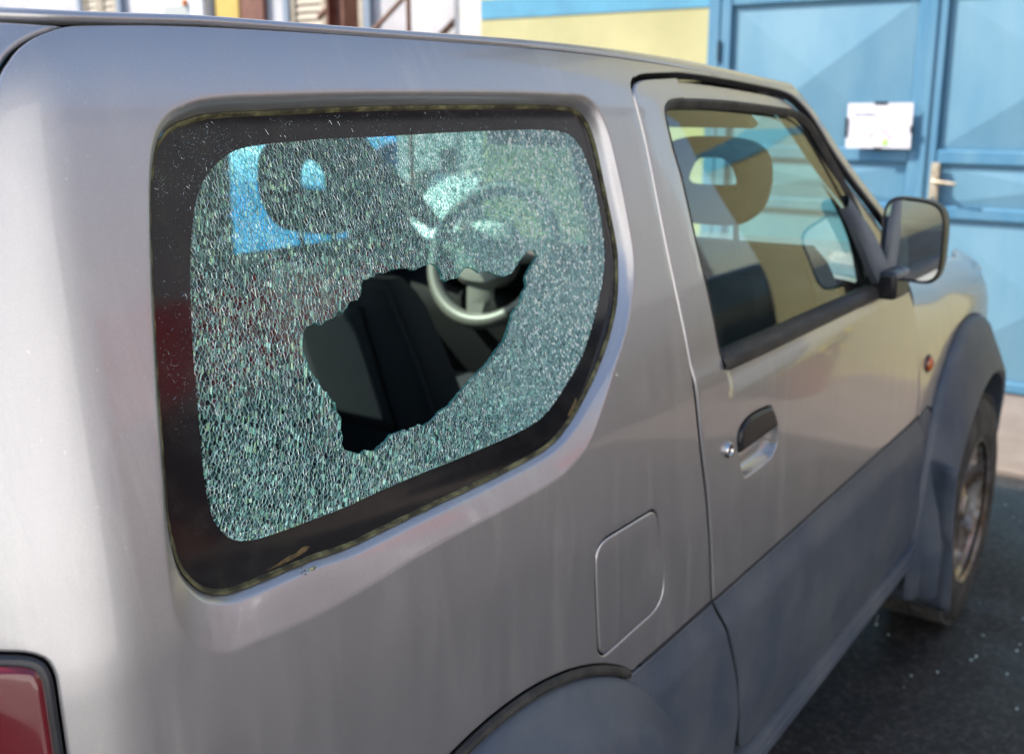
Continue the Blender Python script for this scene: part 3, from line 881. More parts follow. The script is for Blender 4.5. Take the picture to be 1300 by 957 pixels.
rb.build('roof_panel', M['paint'], car, smooth=True, fix=True)
# headliner and windscreen header under it
G = [[(x, y*.60, 1.548-.05*smooth(.1, 1.35, x)-.03*y*y) for y in np.linspace(-1, 1, 14)] for x in np.linspace(-.44, 1.05, 16)]
MB().grid(G).build('headliner', M['headliner'], car, smooth=True)
G = [[(1.075, y*.56, z) for y in np.linspace(-1, 1, 10)] for z in (1.56, 1.50)]

# ------------------------------------------------------------------ windscreen
ap = resample(APIL, .03, closed=False)
L = surf(base, ap[:, 0], ap[:, 1], np.full(len(ap), -.006))
G = []
for P in L:
    G.append([(P[0]+.035*(1-t*t), P[1]*-t, P[2]+.012*(1-t*t)) for t in np.linspace(-1, 1, 22)])
ws = MB().grid(G).build('windscreen', M['wind'], car, smooth=True)
# the pillars seen from inside
for sg in (1, -1):
    pts = [(p[0]-.02, p[1]*sg*.94, p[2]-.01) for p in L]
    MB().tube(pts, .015 if sg > 0 else .024, 8).build('pillar_trim', M['headliner'] if sg > 0 else M['liner'], car, smooth=True)
hp = [(L[0][0]-.02, y, L[0][2]-.012) for y in np.linspace(-.56, .56, 12)]
MB().tube(hp, .030, 8).build('windscreen_header', M['headliner'], car, smooth=True)
# a sun visor hanging over the passenger side, one over the driver
for y0 in (-.56, .16):
    v_ = MB().box((.0, 0, 0), (.15, .36, .018), .007).build('sun_visor', M['headliner'], car, smooth=True)
    v_.location = (.915, y0, 1.490); v_.rotation_euler = (0, R_(22), 0)
# ------------------------------------------------------------------ far side (mirror of the near side, its glass whole)
panel('rear_quarter_panel', q_out, M['paint'], car, [SEAL], step=.03, er=.003, mirror='yes', flange=.02)
fq = panel('quarter_window', offset(SEAL, .003), M['clear'], car, step=.06, er=0, flange=0, n0=-.016, mirror='yes')
band('ceramic_border', SEAL, offset(SEAL, -.040), -.018, -.018, M['frit'], fq, rows=1, mirror=True)
fdoor = panel('side_door', D_OUT, M['paint'], car, [WINR], step=.04, er=.004, mirror='yes')
panel('door_glass', offset(WINR, .004), M['clear'], fdoor, step=.05, er=0, flange=0, n0=-.016, mirror='yes')
band('window_rubber', offset(WINR, .001), offset(WINR, -.014), -.004, -.012, M['rubber'], fdoor, rows=2, mirror=True)
panel('door_cladding', CLD, M['plastic'], fdoor, step=.05, detail=clad_detail, er=.003, mirror='yes')
panel('lower_cladding', CLQ, M['plastic'], car, step=.05, detail=clad_detail, er=.003, mirror='yes')
panel('inner_trim', [(-.50, .45), (-.49, 1.10), (-.46, 1.45), (-.42, 1.53), (1.02, 1.545), (1.08, 1.51), (1.50, 1.13), (1.62, 1.0), (1.66, .36), (.70, .36)],
      M['liner'], car, [offset(SEAL, -.006), offset(resample(WIN, .02), .004)], step=.06, er=0, flange=0, n0=-.05, mirror='yes')

# ------------------------------------------------------------------ the smashed side window
NG = -.019
qw = band('quarter_window', offset(SEAL, -.0035), offset(SEAL, -.0040), NG+.0004, NG-.004, M['frit'], car, rows=1)
# black ceramic border between the seal and the clear pane
BO = offset(SEAL, -.003)
fb = panel('ceramic_border', BO, M['frit'], qw, [PANE], step=.012, er=0, flange=.0035, n0=NG+.0006, ostep=.005, curve=False, seam=False)
band('rubber_seal', offset(SEAL, .0012), offset(SEAL, -.0031), NG+.0035, NG+.0008, M['sealant'], qw, rows=4, bulge=.0016, wob=.0004)

# fragments: Voronoi cells, stretched along arcs, finer towards the front
ctr = np.array([-.80, 1.285])
def to_q(P):
    d = P-ctr
    r = np.hypot(d[:, 0], d[:, 1]); th = np.arctan2(d[:, 1], d[:, 0])
    return r, th
lo, hi = SEAL.min(0)-.004, SEAL.max(0)+.004
def sizes(s, v):
    """radial and tangential fragment size (m)"""
    f = smooth(-.20, .12, s)
    wob = .5+.5*np.sin(s*31+2*np.sin(v*23))*np.sin(v*37+1.7*np.sin(s*19))
    a = (.0016+.0007*wob)*(1-f)+(.0021+.0004*wob)*f
    b = (.0060+.0026*wob)*(1-f)+(.0029+.0005*wob)*f
    low = smooth(1.22, 1.14, v)*(1-f)            # rounder crumbs along the foot of the pane
    return a+.0008*low, b*(1-.6*low)+.0024*low
pts = []
r = .40
while r < 1.20:
    th = -.45
    row = []
    while th < .45:
        s_, v_ = ctr[0]+r*math.cos(th), ctr[1]+r*math.sin(th)
        a_, b_ = sizes(np.array([s_]), np.array([v_]))
        if lo[0] < s_ < hi[0] and lo[1] < v_ < hi[1] and random.random() > .06:
            row.append((r+random.uniform(-.62, .62)*a_[0], th+random.uniform(-.55, .55)*b_[0]/r))
        th += b_[0]/r
    pts += row
    a_, _ = sizes(np.array([ctr[0]+r]), np.array([1.30]))
    r += a_[0]
pts = np.array(pts)
# metric used for the Delaunay: stretch r so that cells come out long along the arcs
def warp(r, th):
    s_ = ctr[0]+r*np.cos(th)
    k = 1+1.15*(1-smooth(-.22, .15, s_))
    rs = np.linspace(.35, 1.25, 400)
    kk = 1+1.15*(1-smooth(-.22, .15, ctr[0]+rs))
    cum = np.concatenate([[0], np.cumsum((kk[1:]+kk[:-1])/2*np.diff(rs))])
    return np.interp(r, rs, cum), th*.75, rs, cum
X, Y, rs_, cum_ = warp(pts[:, 0], pts[:, 1])
PW = np.stack([X, Y], 1)
vs_, _, fs_, _, _, _ = delaunay_2d_cdt([Vector(p) for p in PW], [], [], 0, 1e-9)
PW = np.array([(p.x, p.y) for p in vs_]); T = np.array(fs_)
A_, B_, C_ = PW[T[:, 0]], PW[T[:, 1]], PW[T[:, 2]]
dd = 2*(A_[:, 0]*(B_[:, 1]-C_[:, 1])+B_[:, 0]*(C_[:, 1]-A_[:, 1])+C_[:, 0]*(A_[:, 1]-B_[:, 1]))+1e-18
sa, sb, sc_ = (A_**2).sum(1), (B_**2).sum(1), (C_**2).sum(1)
CCx = (sa*(B_[:, 1]-C_[:, 1])+sb*(C_[:, 1]-A_[:, 1])+sc_*(A_[:, 1]-B_[:, 1]))/dd
CCy = (sa*(C_[:, 0]-B_[:, 0])+sb*(A_[:, 0]-C_[:, 0])+sc_*(B_[:, 0]-A_[:, 0]))/dd
rr_ = np.interp(CCx, cum_, rs_); tt_ = CCy/.75
CC = np.stack([ctr[0]+rr_*np.cos(tt_), ctr[1]+rr_*np.sin(tt_)], 1)
rr_ = np.interp(PW[:, 0], cum_, rs_); tt_ = PW[:, 1]/.75
SITE = np.stack([ctr[0]+rr_*np.cos(tt_), ctr[1]+rr_*np.sin(tt_)], 1)
cells = [[] for _ in PW]
for i, t in enumerate(T):
    for j in t: cells[j].append(i)
okp = inside(SITE, offset(PANE, .010))
okh = inside(SITE, HOLE)
hs_ = set(np.where(okh)[0].tolist())
rim = [i for i, t in enumerate(T) if 0 < sum(int(j) in hs_ for j in t) < 3]
A_ = HOLE; B_ = np.roll(HOLE, -1, 0); D_ = B_-A_
for i in rim:
    t = np.clip(((CC[i]-A_)*D_).sum(1)/((D_*D_).sum(1)+1e-12), 0, 1)
    c = A_+t[:, None]*D_
    k = np.argmin(((c-CC[i])**2).sum(1))
    if np.hypot(*(c[k]-CC[i])) < .006:
        CC[i] = CC[i]*.15+c[k]*.85+RNG.normal(0, .00025, 2)
def make_fragments(sel, gap, depth, name, with_glass, par, dlift=0.):
    V2, Nn, F, MI, CR = [], [], [], [], []
    for j in sel:
        c = cells[j]
        if len(c) < 3: continue
        P = CC[c]; ce = SITE[j]
        a = np.arctan2(P[:, 1]-ce[1], P[:, 0]-ce[0])
        P = P[np.argsort(a)]
        if np.abs(P-ce).max() > .026: continue
        n = len(P)
        ctrp = P.mean(0)
        d = P-ctrp
        L_ = np.linalg.norm(d, axis=1, keepdims=True)+1e-9
        fz_ = float(smooth(-.06, .19, ce[0]))
        g = (gap*1.3*(1-fz_)+gap*fz_)*random.uniform(.5, 1.6)
        I = ctrp+d*np.maximum(.4, (L_-g)/L_)
        tx, ty = random.gauss(0, .012), random.gauss(0, .012)
        lift = random.gauss(0, .00012)
        nI = lift+(I-ctrp)@np.array([tx, ty])
        o = len(V2)
        V2 += I.tolist()+P.tolist()+(ctrp+d*.97).tolist()
        dep = depth*random.uniform(.45, 1.25)
        Nn += nI.tolist()+[-.00035+dlift]*n+[-dep]*n
        cr = min(1., random.random()**1.3+.40*float(smooth(-.05, .18, ce[0])))
        if with_glass:
            F.append(tuple(range(o, o+n))); MI.append(0); CR.append((.95 if random.random() < .05+.10*fz_ else random.uniform(.2, .6) if random.random() < .50 else .08)*(.12+.88*fz_))  # a few fragments coloured near white as painted sparkle
        for k in range(n):
            q = (k+1) % n
            e = cr*.5+random.random()*.5
            F.append((o+n+k, o+n+q, o+q, o+k)); MI.append(1); CR.append(e)
            F.append((o+2*n+k, o+2*n+q, o+n+q, o+n+k)); MI.append(2); CR.append(e*random.uniform(.3, 1.))
    V2 = np.array(V2)
    V = surf(base, V2[:, 0], V2[:, 1], NG+np.array(Nn))
    ob = mesh_obj(name, V, F, None, par, False, None, [M['frag'], M['crackline'], M['crackwall']], MI)
    at = ob.data.attributes.new('crush_glint', 'FLOAT', 'FACE')
    at.data.foreach_set('value', np.array(CR, dtype=np.float32))
    return ob
sel = np.where(okp & ~okh)[0]
print('fragments', len(sel))
sp = make_fragments(sel, .00026, .0022, 'shattered_pane', True, qw)
sp['kind'] = 'stuff'
# the rim of broken edges round the hole: full glass thickness, deep teal
hs = set(np.where(okh)[0])
hk = set(sel.tolist())
edge_pts = {}
E1, E2 = [], []
tri_of = {}
for i, t in enumerate(T):
    for a, b in ((t[0], t[1]), (t[1], t[2]), (t[2], t[0])):
        tri_of.setdefault((min(a, b), max(a, b)), []).append(i)
V, F = [], []
for (a, b), tr in tri_of.items():
    if len(tr) == 2 and ((a in hs and b in hk) or (b in hs and a in hk)):
        q = CC[tr]
        p0 = surf(base, q[:, 0], q[:, 1], np.full(2, NG+.0001)); p1 = surf(base, q[:, 0], q[:, 1], np.full(2, NG-.0038))
        o = len(V)
        V += p0.tolist()+p1.tolist()
        F.append((o, o+1, o+3, o+2))
re_ = mesh_obj('broken_edge', V, F, M['hole_edge'], qw, False)
re_['kind'] = 'stuff'
# crushed specks that show through the black border, thick in the upper rear corner
V, F = [], []
SEAL_IN = offset(SEAL, -.005)
mids, ends = [], []
for (a, b), tr in tri_of.items():
    if len(tr) == 2:
        q = CC[tr]
        if np.hypot(*(q[0]-q[1])) < .012: ends.append(q); mids.append(q.mean(0))
mids = np.array(mids); ends = np.array(ends)
ok = inside(mids, SEAL_IN) & ~inside(mids, offset(PANE, .0008))
mids, ends = mids[ok], ends[ok]
s_, v_ = mids[:, 0], mids[:, 1]
patch = .5+.5*np.sin(s_*83+2.1*np.sin(v_*61))*np.sin(v_*97+1.3*np.sin(s_*71+1))
prob = (.95*np.exp(-((s_+.285)/.055)**2-((v_-1.445)/.034)**2)+.30*smooth(1.452, 1.462, v_)*smooth(.3, -.1, s_)+.12*smooth(1.452, 1.462, v_)+.32*smooth(-.318, -.335, s_)*smooth(1.22, 1.32, v_))*(.15+1.25*patch**2)
for (p, q), pr in zip(ends, prob):
    if random.random() > pr*1.5: continue
    mm = (p+q)/2; f_ = random.uniform(.25, .8); p, q = mm+(p-mm)*f_, mm+(q-mm)*f_
    d = q-p; n = np.array([-d[1], d[0]]); n /= np.linalg.norm(n)+1e-9
    w0, w1 = random.uniform(.00006, .00026), random.uniform(.00003, .00014)
    Q = np.array([p-n*w0, q-n*w1, q+n*w1, p+n*w0])
    P = surf(base, Q[:, 0], Q[:, 1], NG+np.array([.0008, .0008, .0010, .0010]))
    o = len(V); V += P.tolist(); F.append((o, o+1, o+2, o+3))
spk = mesh_obj('crack_specks', V, F, crack_mat('speck_white', (.45, .60, .66), .25, .4, .25, vary=False), qw, False)
spk['kind'] = 'stuff'
# dried sealant on the lower border, crumb of glass and dirt stuck below it
def blob(name, s0, v0, pts_, th, m, par):
    P = np.array(pts_)+np.array([s0, v0])
    P = resample(P, .002)
    c = P.mean(0)
    A = surf(base, P[:, 0], P[:, 1], np.full(len(P), NG+.0006))
    I = c+(P-c)*.75
    B = surf(base, I[:, 0], I[:, 1], NG+.0006+th*(.7+.5*RNG.random(len(I))))
    top = pt(c[0], c[1], NG+.0006+th*1.2)
    mb = MB().grid(np.array([A, B]).transpose(1, 0, 2), True)
    o = len(mb.V); mb.V.append(tuple(top)); n = len(B)
    for i in range(n): mb.F.append((2*i+1, 2*((i+1) % n)+1, o))
    return mb.build(name, m, par, smooth=True)
blob('sealant_residue', -.268, 1.1125, [(-.026, -.0030), (-.012, -.0012), (.000, .0010), (.008, .0008), (.017, .0032), (.025, .0012), (.020, -.0018), (0, -.0035)], .0007, M['residue'], qw)
blob('sealant_residue', .182, 1.1370, [(-.012, -.0085), (-.007, -.0045), (.002, .002), (.010, .009), (.012, .005), (.004, -.0035), (-.006, -.0095)], .0010, M['residue'], qw)
mb = MB()
for k in range(9):
    p = pt(-.2555+random.uniform(-.007, .007), 1.0985+random.uniform(-.006, .004), -.011+random.uniform(0, .002))
    s_ = random.uniform(.0012, .003)
    mb.tube([p, p+Vector((random.uniform(-1, 1), random.uniform(-.5, .2), random.uniform(-1, 1)))*s_*1.6], [s_*.6, s_*.25], 5)
mb.build('stuck_crumb', mat('dirt_crumb', (.05, .045, .04), .5, col2=(.5, .48, .3), scale=200), qw)

# ------------------------------------------------------------------ cabin
MB().box((-.48, -.66, .40), (1.62, .66, .45)).build('cabin_floor', M['under'], car)
MB().box((-.50, -.66, .40), (-.42, .66, 1.05), .02).build('rear_inner_panel', M['liner'], car)
def seat(x, y, rec, z0=.60, hs=1., hh=.71):
    se = bpy.data.objects.new('seat', None)
    link(se, car); se.location = (x, y, 0)
    # cushion
    MB().box((.02, -.24, z0), (.50, .24, z0+.16)).build_mod('seat_cushion', M['seat'], se, .05, 4)
    # backrest: tapered bolster block leaning back
    G = []
    for t in np.linspace(0, 1, 14):
        z = z0+.10+t*.42
        hw = .245-.045*t**2
        th = .075-.022*t
        if t > .9: th *= 1-.5*(t-.9)/.1; hw *= 1-.1*(t-.9)/.1
        xo = .06-rec*t
        ring = []
        for a in np.linspace(0, 2*math.pi, 28, endpoint=False):
            c_, s_ = math.cos(a), math.sin(a)
            ring.append((xo+th*abs(c_)**.6*np.sign(c_)+.022*abs(s_)**3*(1 if c_ > 0 else 0), hw*abs(s_)**.45*np.sign(s_), z))
        G.append(ring)
    G = np.array(G).transpose(1, 0, 2)
    mb = MB().grid(G, True)
    mb.F.append(tuple(i*14+13 for i in range(28)))
    bk = mb.build('backrest', M['seat'], se, smooth=True)
    # grey insert on the face and the map-pocket side of the back
    G = []
    for t in np.linspace(.12, .86, 10):
        z = z0+.10+t*.42; xo = .06-rec*t; th = .075-.022*t
        G.append([(xo-th-.004-.004*math.cos(u*1.5), u*.115, z) for u in np.linspace(-1, 1, 8)])
    ins_ = MB().grid(G).build('back_insert', M['seat2'], se, smooth=True)
    md_ = ins_.modifiers.new('s', 'SOLIDIFY'); md_.thickness = .006
    # piping down the edge
    for sg in (-1, 1):
        pp = [(.06-rec*t-(.075-.022*t)*.75, sg*(.245-.045*t**2)*.94, z0+.10+t*.42) for t in np.linspace(.05, .97, 12)]
        MB().tube(pp, .0045, 6).build('piping', M['seat2'], se, smooth=True)
    # headrest: a rounded pad with an open window through it
    hx, hz = .06-rec-.045, z0+hh
    n = 40
    def sup(a, w, h, e): return (w*abs(math.cos(a))**e*np.sign(math.cos(a)), h*abs(math.sin(a))**e*np.sign(math.sin(a)))
    rows = []
    for a in np.linspace(0, 2*math.pi, n, endpoint=False):
        ow, oh = sup(a, .135, .100, .62)
        if oh < 0: ow *= 1-.12*(-oh/.10)
        iw, ih = sup(a, .062, .030, .55)
        ih += .022; iw *= 1+.25*(-(ih-.022)/.03)
        m_ = ((ow+iw)/2, (oh+ih)/2)
        def lerp(t): return (ow+(iw-ow)*t, oh+(ih-oh)*t)
        row = []
        for t, dx in ((0, 0), (.06, .032), (.28, .048), (.72, .046), (.94, .030), (1., 0), (.94, -.030), (.72, -.046), (.28, -.048), (.06, -.032)):
            u, w_ = lerp(t)
            row.append((hx+dx+.10*w_*-rec, u, hz+w_))
        row.append(row[0])
        rows.append(row)
    rows = [[(hx+(q[0]-hx)*hs, q[1]*hs, hz+(q[2]-hz)*hs) for q in r_] for r_ in rows]
    MB().grid(rows, True).build('headrest', M['headrest'], se, smooth=True)
    for yy in (-.05, .05):
        MB().tube([(hx+.02, yy, z0+.48), (hx, yy, hz-.06)], .006, 8).build('headrest_post', M['chrome'], se, smooth=True)
    return se
seat(.91, .315, .17, .60, 1.04)
seat(1.17, -.485, .16, .70, .84, .638)
# rear bench folded low, dark
MB().box((-.30, -.50, .50), (.18, .50, .68)).build_mod('rear_bench', M['seat'], car, .05, 3)
# dashboard
prof = [(1.38, .50), (1.36, .74), (1.33, .92), (1.36, .985), (1.42, 1.015), (1.62, 1.05), (1.64, .50)]
mb = MB().prism(prof, -.66, .66, lambda u, w, h: (u, h, w))
mb.build_mod('dashboard', M['dash'], car, .02, 3)
MB().box((1.345, .14, 1.00), (1.50, .48, 1.085)).build_mod('instrument_hood', M['dash'], car, .03, 3)
# steering wheel
sw = bpy.data.objects.new('steering_wheel', None)
link(sw, car); sw.location = (1.33, .268, 1.10); sw.rotation_euler = (0, R_(25), 0)
ring = [(0, .182*math.cos(a), .182*math.sin(a)) for a in np.linspace(0, 2*math.pi, 56, endpoint=False)]
MB().tube(ring, .0200, 12, closed=True).build('wheel_rim', M['wheelgrey'], sw, smooth=True)
hub = []
for x_, w_, h_ in ((-.045, .060, .058), (-.040, .084, .082), (-.02, .094, .092), (.02, .084, .080)):
    hub.append([(x_, w_*abs(math.cos(a))**.7*np.sign(math.cos(a)), h_*abs(math.sin(a))**.7*np.sign(math.sin(a))-.006) for a in np.linspace(0, 2*math.pi, 28, endpoint=False)])
mb = MB().grid(np.array(hub).transpose(1, 0, 2), True)
mb.F.append(tuple(i*4 for i in range(28)))
mb.build('wheel_hub', M['wheelgrey'], sw, smooth=True)
for a, w0, w1 in ((-90, .052, .030), (8, .040, .026), (172, .040, .026)):
    a = R_(a); c_, s_ = math.cos(a), math.sin(a)
    G = []
    for t in np.linspace(0, 1, 8):
        r_ = .055+t*.122; hw = w0+(w1-w0)*t; x_ = -.022*(1-t)
        G.append([(x_+dx, r_*c_-q*hw*s_, r_*s_+q*hw*c_) for q, dx in ((-1, .006), (-.7, -.004), (.7, -.004), (1, .006), (.7, .014), (-.7, .014), (-1, .006))])
    MB().grid(G).build('wheel_spoke', M['wheelgrey'], sw, smooth=True)
MB().tube([(.02, 0, -.01), (.22, 0, -.02)], .035, 14).build('steering_column', M['dash'], sw, smooth=True)
MB().tube([(.05, -.05, .01), (.05, -.17, .035), (.045, -.20, .04)], [.007, .008, .012], 8).build('column_stalk', M['black_plastic'], sw, smooth=True)
# inside mirror
MB().tube([(1.13, 0, 1.485), (1.12, 0, 1.45)], .008, 8).build('mirror_stem', M['black_plastic'], car, smooth=True)
MB().box((1.095, -.11, 1.39), (1.125, .11, 1.45)).build_mod('rear_view_mirror', M['black_plastic'], car, .014, 3)
# wheel wells, underbody
for sg in (-1, 1):
    for ax in (AX_F, AX_R):
        y0 = sg*.62
        mb = MB()
        rows = [[(ax+.40*math.cos(a), yy, AXZ+.40*math.sin(a)) for yy in (sg*.70, sg*.34)] for a in np.linspace(0, math.pi, 24)]
        mb.grid(rows)
        mb.add([(ax+.40*math.cos(a), sg*.345, AXZ+.40*math.sin(a)) for a in np.linspace(0, math.pi, 24)], [tuple(range(24))])
        mb.build('wheel_well', M['under'], car)
MB().box((-.50, -.33, .26), (2.80, .33, .42)).box((.42, -.70, .33), (1.84, .70, .40)).box((2.66, -.60, .35), (2.86, .60, .70)).box((1.62, -.56, .40), (1.80, .56, 1.0)).build('underbody', M['under'], car)

# ------------------------------------------------------------------ wheels
def wheel(x, y, sg):
    w = bpy.data.objects.new('wheel', None)
    link(w, car); w.location = (x, y, AXZ)
    if sg > 0: w.rotation_euler = (0, 0, math.pi)
    return w
W0 = wheel(AX_F, -.682, -1)
ty = []
for a_, h_ in ((.205, .085), (.215, .098), (.245, .104), (.285, .101), (.312, .094), (.326, .082)):
    ty.append((a_, -h_))
prof = ty+[(.332, -.06), (.334, -.02), (.334, .02), (.332, .06)]+[(a_, -h_) for a_, h_ in ty[::-1]]
T0 = MB().lathe(prof, 64).build('tyre', M['tyre'], W0, smooth=True)
tb = MB()
for i in range(60):
    a0 = 2*math.pi*i/60
    for row, (y0, y1) in enumerate(((-.088, -.050), (-.046, -.004), (.004, .046), (.050, .088))):
        a = a0+(.05 if row % 2 else 0)
        c_, s_ = math.cos(a), math.sin(a)
        t_ = (-s_, c_)
        V = []
        for rr2 in (.326, .3385):
            for yy, hw in ((y0, .011), (y1, .011)):
                sk = .006*(1 if yy == y0 else -1)
                V += [((rr2)*c_+(sk-hw)*t_[0], yy, rr2*s_+(sk-hw)*t_[1]), (rr2*c_+(sk+hw)*t_[0], yy, rr2*s_+(sk+hw)*t_[1])]
        tb.add(V, [(0, 1, 3, 2), (4, 6, 7, 5), (0, 4, 5, 1), (2, 3, 7, 6), (0, 2, 6, 4), (1, 5, 7, 3)])
tb.build('tread_blocks', M['tyre'], W0)['kind'] = 'stuff'
RM = MB().lathe([(.200, -.090), (.212, -.098), (.214, -.094), (.204, -.080), (.192, -.070), (.186, -.02), (.184, .05), (.20, .085), (.21, .09)], 56).build('rim', M['rim'], W0, smooth=True)
sp_ = MB()
for i in range(5):
    a = 2*math.pi*i/5+.3
    G = []
    for t in np.linspace(0, 1, 7):
        r_ = .045+t*.152; hw = .034+.012*abs(2*t-1); y_ = -.066+.020*math.sin(math.pi*t)-.004*t
        G.append([(r_*math.cos(a)-q*hw*math.sin(a), y_+dy, r_*math.sin(a)+q*hw*math.cos(a)) for q, dy in ((-1, .018), (-.8, 0), (.8, 0), (1, .018))])
    sp_.grid(G)
sp_.lathe([(.0, -.082), (.032, -.080), (.042, -.070), (.060, -.064), (.062, -.03)], 28)
sp_.build('rim_spokes', M['rim'], W0, smooth=True)
MB().lathe([(.0, -.03), (.13, -.03), (.14, -.02), (.14, .0)], 36).build('brake_disc', M['rust'], W0, smooth=True)
for (x, y, sg) in ((AX_R, -.682, -1), (AX_F, .682, 1), (AX_R, .682, 1)):
    w = wheel(x, y, sg)
    for ch in list(W0.children):
        c = ch.copy(); COL.objects.link(c); c.parent = w

# ------------------------------------------------------------------ door mirrors
def mirror(sg):
    m_ = bpy.data.objects.new('door_mirror', None)
    link(m_, car)
    yc = -.775*-sg if sg > 0 else -.775
    m_.location = (1.36, yc, 1.211)
    # housing: rounded box, domed towards the front; rear face carries the glass
    def outline(k, x):
        o = []
        for a in np.linspace(0, 2*math.pi, 40, endpoint=False):
            c_, s_ = math.cos(a), math.sin(a)
            y_ = .062*k*abs(c_)**.5*np.sign(c_); z_ = .084*k*abs(s_)**.5*np.sign(s_)
            y_ -= .006*(z_/.084)*-sg*0
            o.append((x, y_, z_-.006*(y_/.06)*sg))
        return o
    G = [outline(.93, -.002), outline(1., -.006), outline(1.015, .004), outline(1.0, .03), outline(.93, .055), outline(.75, .074), outline(.4, .085), outline(.02, .087)]
    MB().grid(np.array(G).transpose(1, 0, 2), True).build('mirror_housing', M['black_plastic'], m_, smooth=True)
    O = outline(.93, -.0015)
    g = MB().add(O, [tuple(range(len(O)))]).build('mirror_glass', M['mirror'], m_)
    md_ = g.modifiers.new('s', 'SOLIDIFY'); md_.thickness = .003; md_.offset = -1
    # foot on the door corner
    y1 = .055*-sg*-1
    ft = []
    base_y = (-.716-m_.location.y) if sg < 0 else (.716-m_.location.y)
    mb = MB()
    # triangular sail plate along the A pillar foot, then a stubby arm
    sail = [(1.085, 1.318), (1.105, 1.315), (1.18, 1.20), (1.275, 1.155), (1.40, 1.135), (1.405, 1.095), (1.33, 1.096), (1.20, 1.115), (1.14, 1.19)]
    arm = [(1.30, 1.120), (1.41, 1.120), (1.41, 1.088), (1.30, 1.090)]
    mb.prism([(1.30, 1.150), (1.37, 1.150), (1.415, 1.125), (1.410, 1.090), (1.31, 1.092)], 0, 1, lambda u, w, h: (u-1.36, (sg*.700 if h == 0 else sg*.765)-m_.location.y, w-1.211))
    mb.build_mod('mirror_arm', M['black_plastic'], m_, .010, 3)
    G = []
    for s_, v0, v1 in ((1.185, 1.300, 1.330), (1.215, 1.255, 1.306), (1.25, 1.200, 1.275), (1.29, 1.150, 1.245), (1.33, 1.112, 1.205), (1.375, 1.100, 1.150), (1.400, 1.095, 1.115)):
        G.append([pt(s_-.012*(1-t), v0+(v1-v0)*t, n_) for t, n_ in ((0, -.01), (0, .004), (.15, .010), (.5, .012), (.85, .010), (1, .004), (1, -.01))])
    G = np.array([[tuple(q) for q in r_] for r_ in G])*np.array([1, -sg, 1])-np.array(tuple(m_.location))
    MB().grid(G).build('mirror_sail', M['plastic'], m_, smooth=True)
    return m_
mirror(-1); mirror(1)

# ------------------------------------------------------------------ surroundings
def plaster(name, c, c2, scale=1.6, lo=.42, hi=.68, bump=.35):
    return mat(name, c, .9, col2=c2, scale=scale, lo=lo, hi=hi, bump=bump, bscale=35)
M['yellow'] = plaster('yellow_plaster', (.52, .475, .245), (.44, .40, .20))
M['stripe'] = plaster('blue_stripe_paint', (.115, .34, .48), (.10, .29, .42), 4)
M['white'] = plaster('white_stucco', (.60, .585, .61), (.43, .42, .425), 2.2, .42, .70, .6)
M['brightwhite'] = plaster('fresh_white_plaster', (.88, .87, .86), (.80, .79, .78), .8)
M['grey'] = plaster('grey_brown_plaster', (.255, .258, .265), (.20, .20, .205), .9)
M['beige'] = plaster('beige_plaster', (.50, .45, .38), (.42, .37, .30), .9)
M['gate'] = mat('gate_blue_paint', (.098, .235, .335), .5, col2=(.160, .300, .385), scale=2.6, lo=.32, hi=.66, stretch=(1, 1, .35), spec=.4, bump=.08, bscale=40, rough2=.55)
M['gate2'] = mat('gate_frame_blue', (.065, .20, .325), .5, col2=(.125, .265, .36), scale=5.0, lo=.4, hi=.7, stretch=(1, 1, .2))
M['seal_dark'] = mat('dark_joint', (.02, .05, .08), .8)
M['beige_metal'] = mat('beige_lock_plate', (.56, .50, .38), .4, metal=.3, col2=(.36, .27, .17), scale=40)
M['tape'] = mat('black_tape', (.012, .012, .014), .4)
M['ink'] = mat('grey_ink', (.25, .25, .30), .9)
M['pinkmark'] = mat('pink_ink', (.64, .50, .58), .9)
M['greenmark'] = mat('green_ink', (.42, .66, .16), .9)
M['shutter'] = mat('tan_shutter', (.46, .40, .31), .6, col2=(.38, .31, .23), scale=14)
M['bluegrey'] = mat('blue_grey_trim', (.20, .25, .32), .5)
M['brown'] = mat('brown_red_paint', (.135, .042, .026), .5, col2=(.20, .075, .045), scale=9)
M['rail'] = mat('rusty_brown_rail', (.145, .060, .034), .6, col2=(.24, .12, .07), scale=18)
M['ochre'] = mat('ochre_panel', (.60, .42, .10), .7, col2=(.50, .34, .08), scale=4)
M['boxwhite'] = mat('white_box_plastic', (.78, .78, .80), .45)
M['boxgrey'] = mat('grey_box_window', (.40, .43, .42), .3)
M['orange'] = mat('orange_plastic', (.72, .20, .03), .4)
M['ruststain'] = plaster('rust_stained_white', (.74, .71, .68), (.58, .42, .26), 2.4, .46, .70)
M['concrete'] = mat('brown_concrete_pavement', (.235, .195, .165), .85, col2=(.17, .135, .115), scale=3.5, lo=.35, hi=.7, bump=.5, bscale=50)
M['bounce_slab'] = mat('pale_bounce_slab', (.33, .325, .31), .85, col2=(.26, .255, .245), scale=2.5, bump=.4, bscale=40)
M['binblue'] = mat('bright_blue_plastic', (.02, .33, .80), .3, coat=.3)
M['binlid'] = mat('pale_blue_lid', (.09, .34, .64), .35)  # paler than the tub, the sky's reflection put into its colour
M['redpaint'] = mat('red_vehicle_paint', (.55, .018, .02), .3, coat=.8)
M['darkglass'] = mat('dark_glass', (.01, .012, .014), .05)
M['foliage'] = mat('leaf_green', (.055, .10, .025), .6, col2=(.09, .13, .03), scale=8)
M['bark'] = mat('bark', (.07, .05, .035), .9)

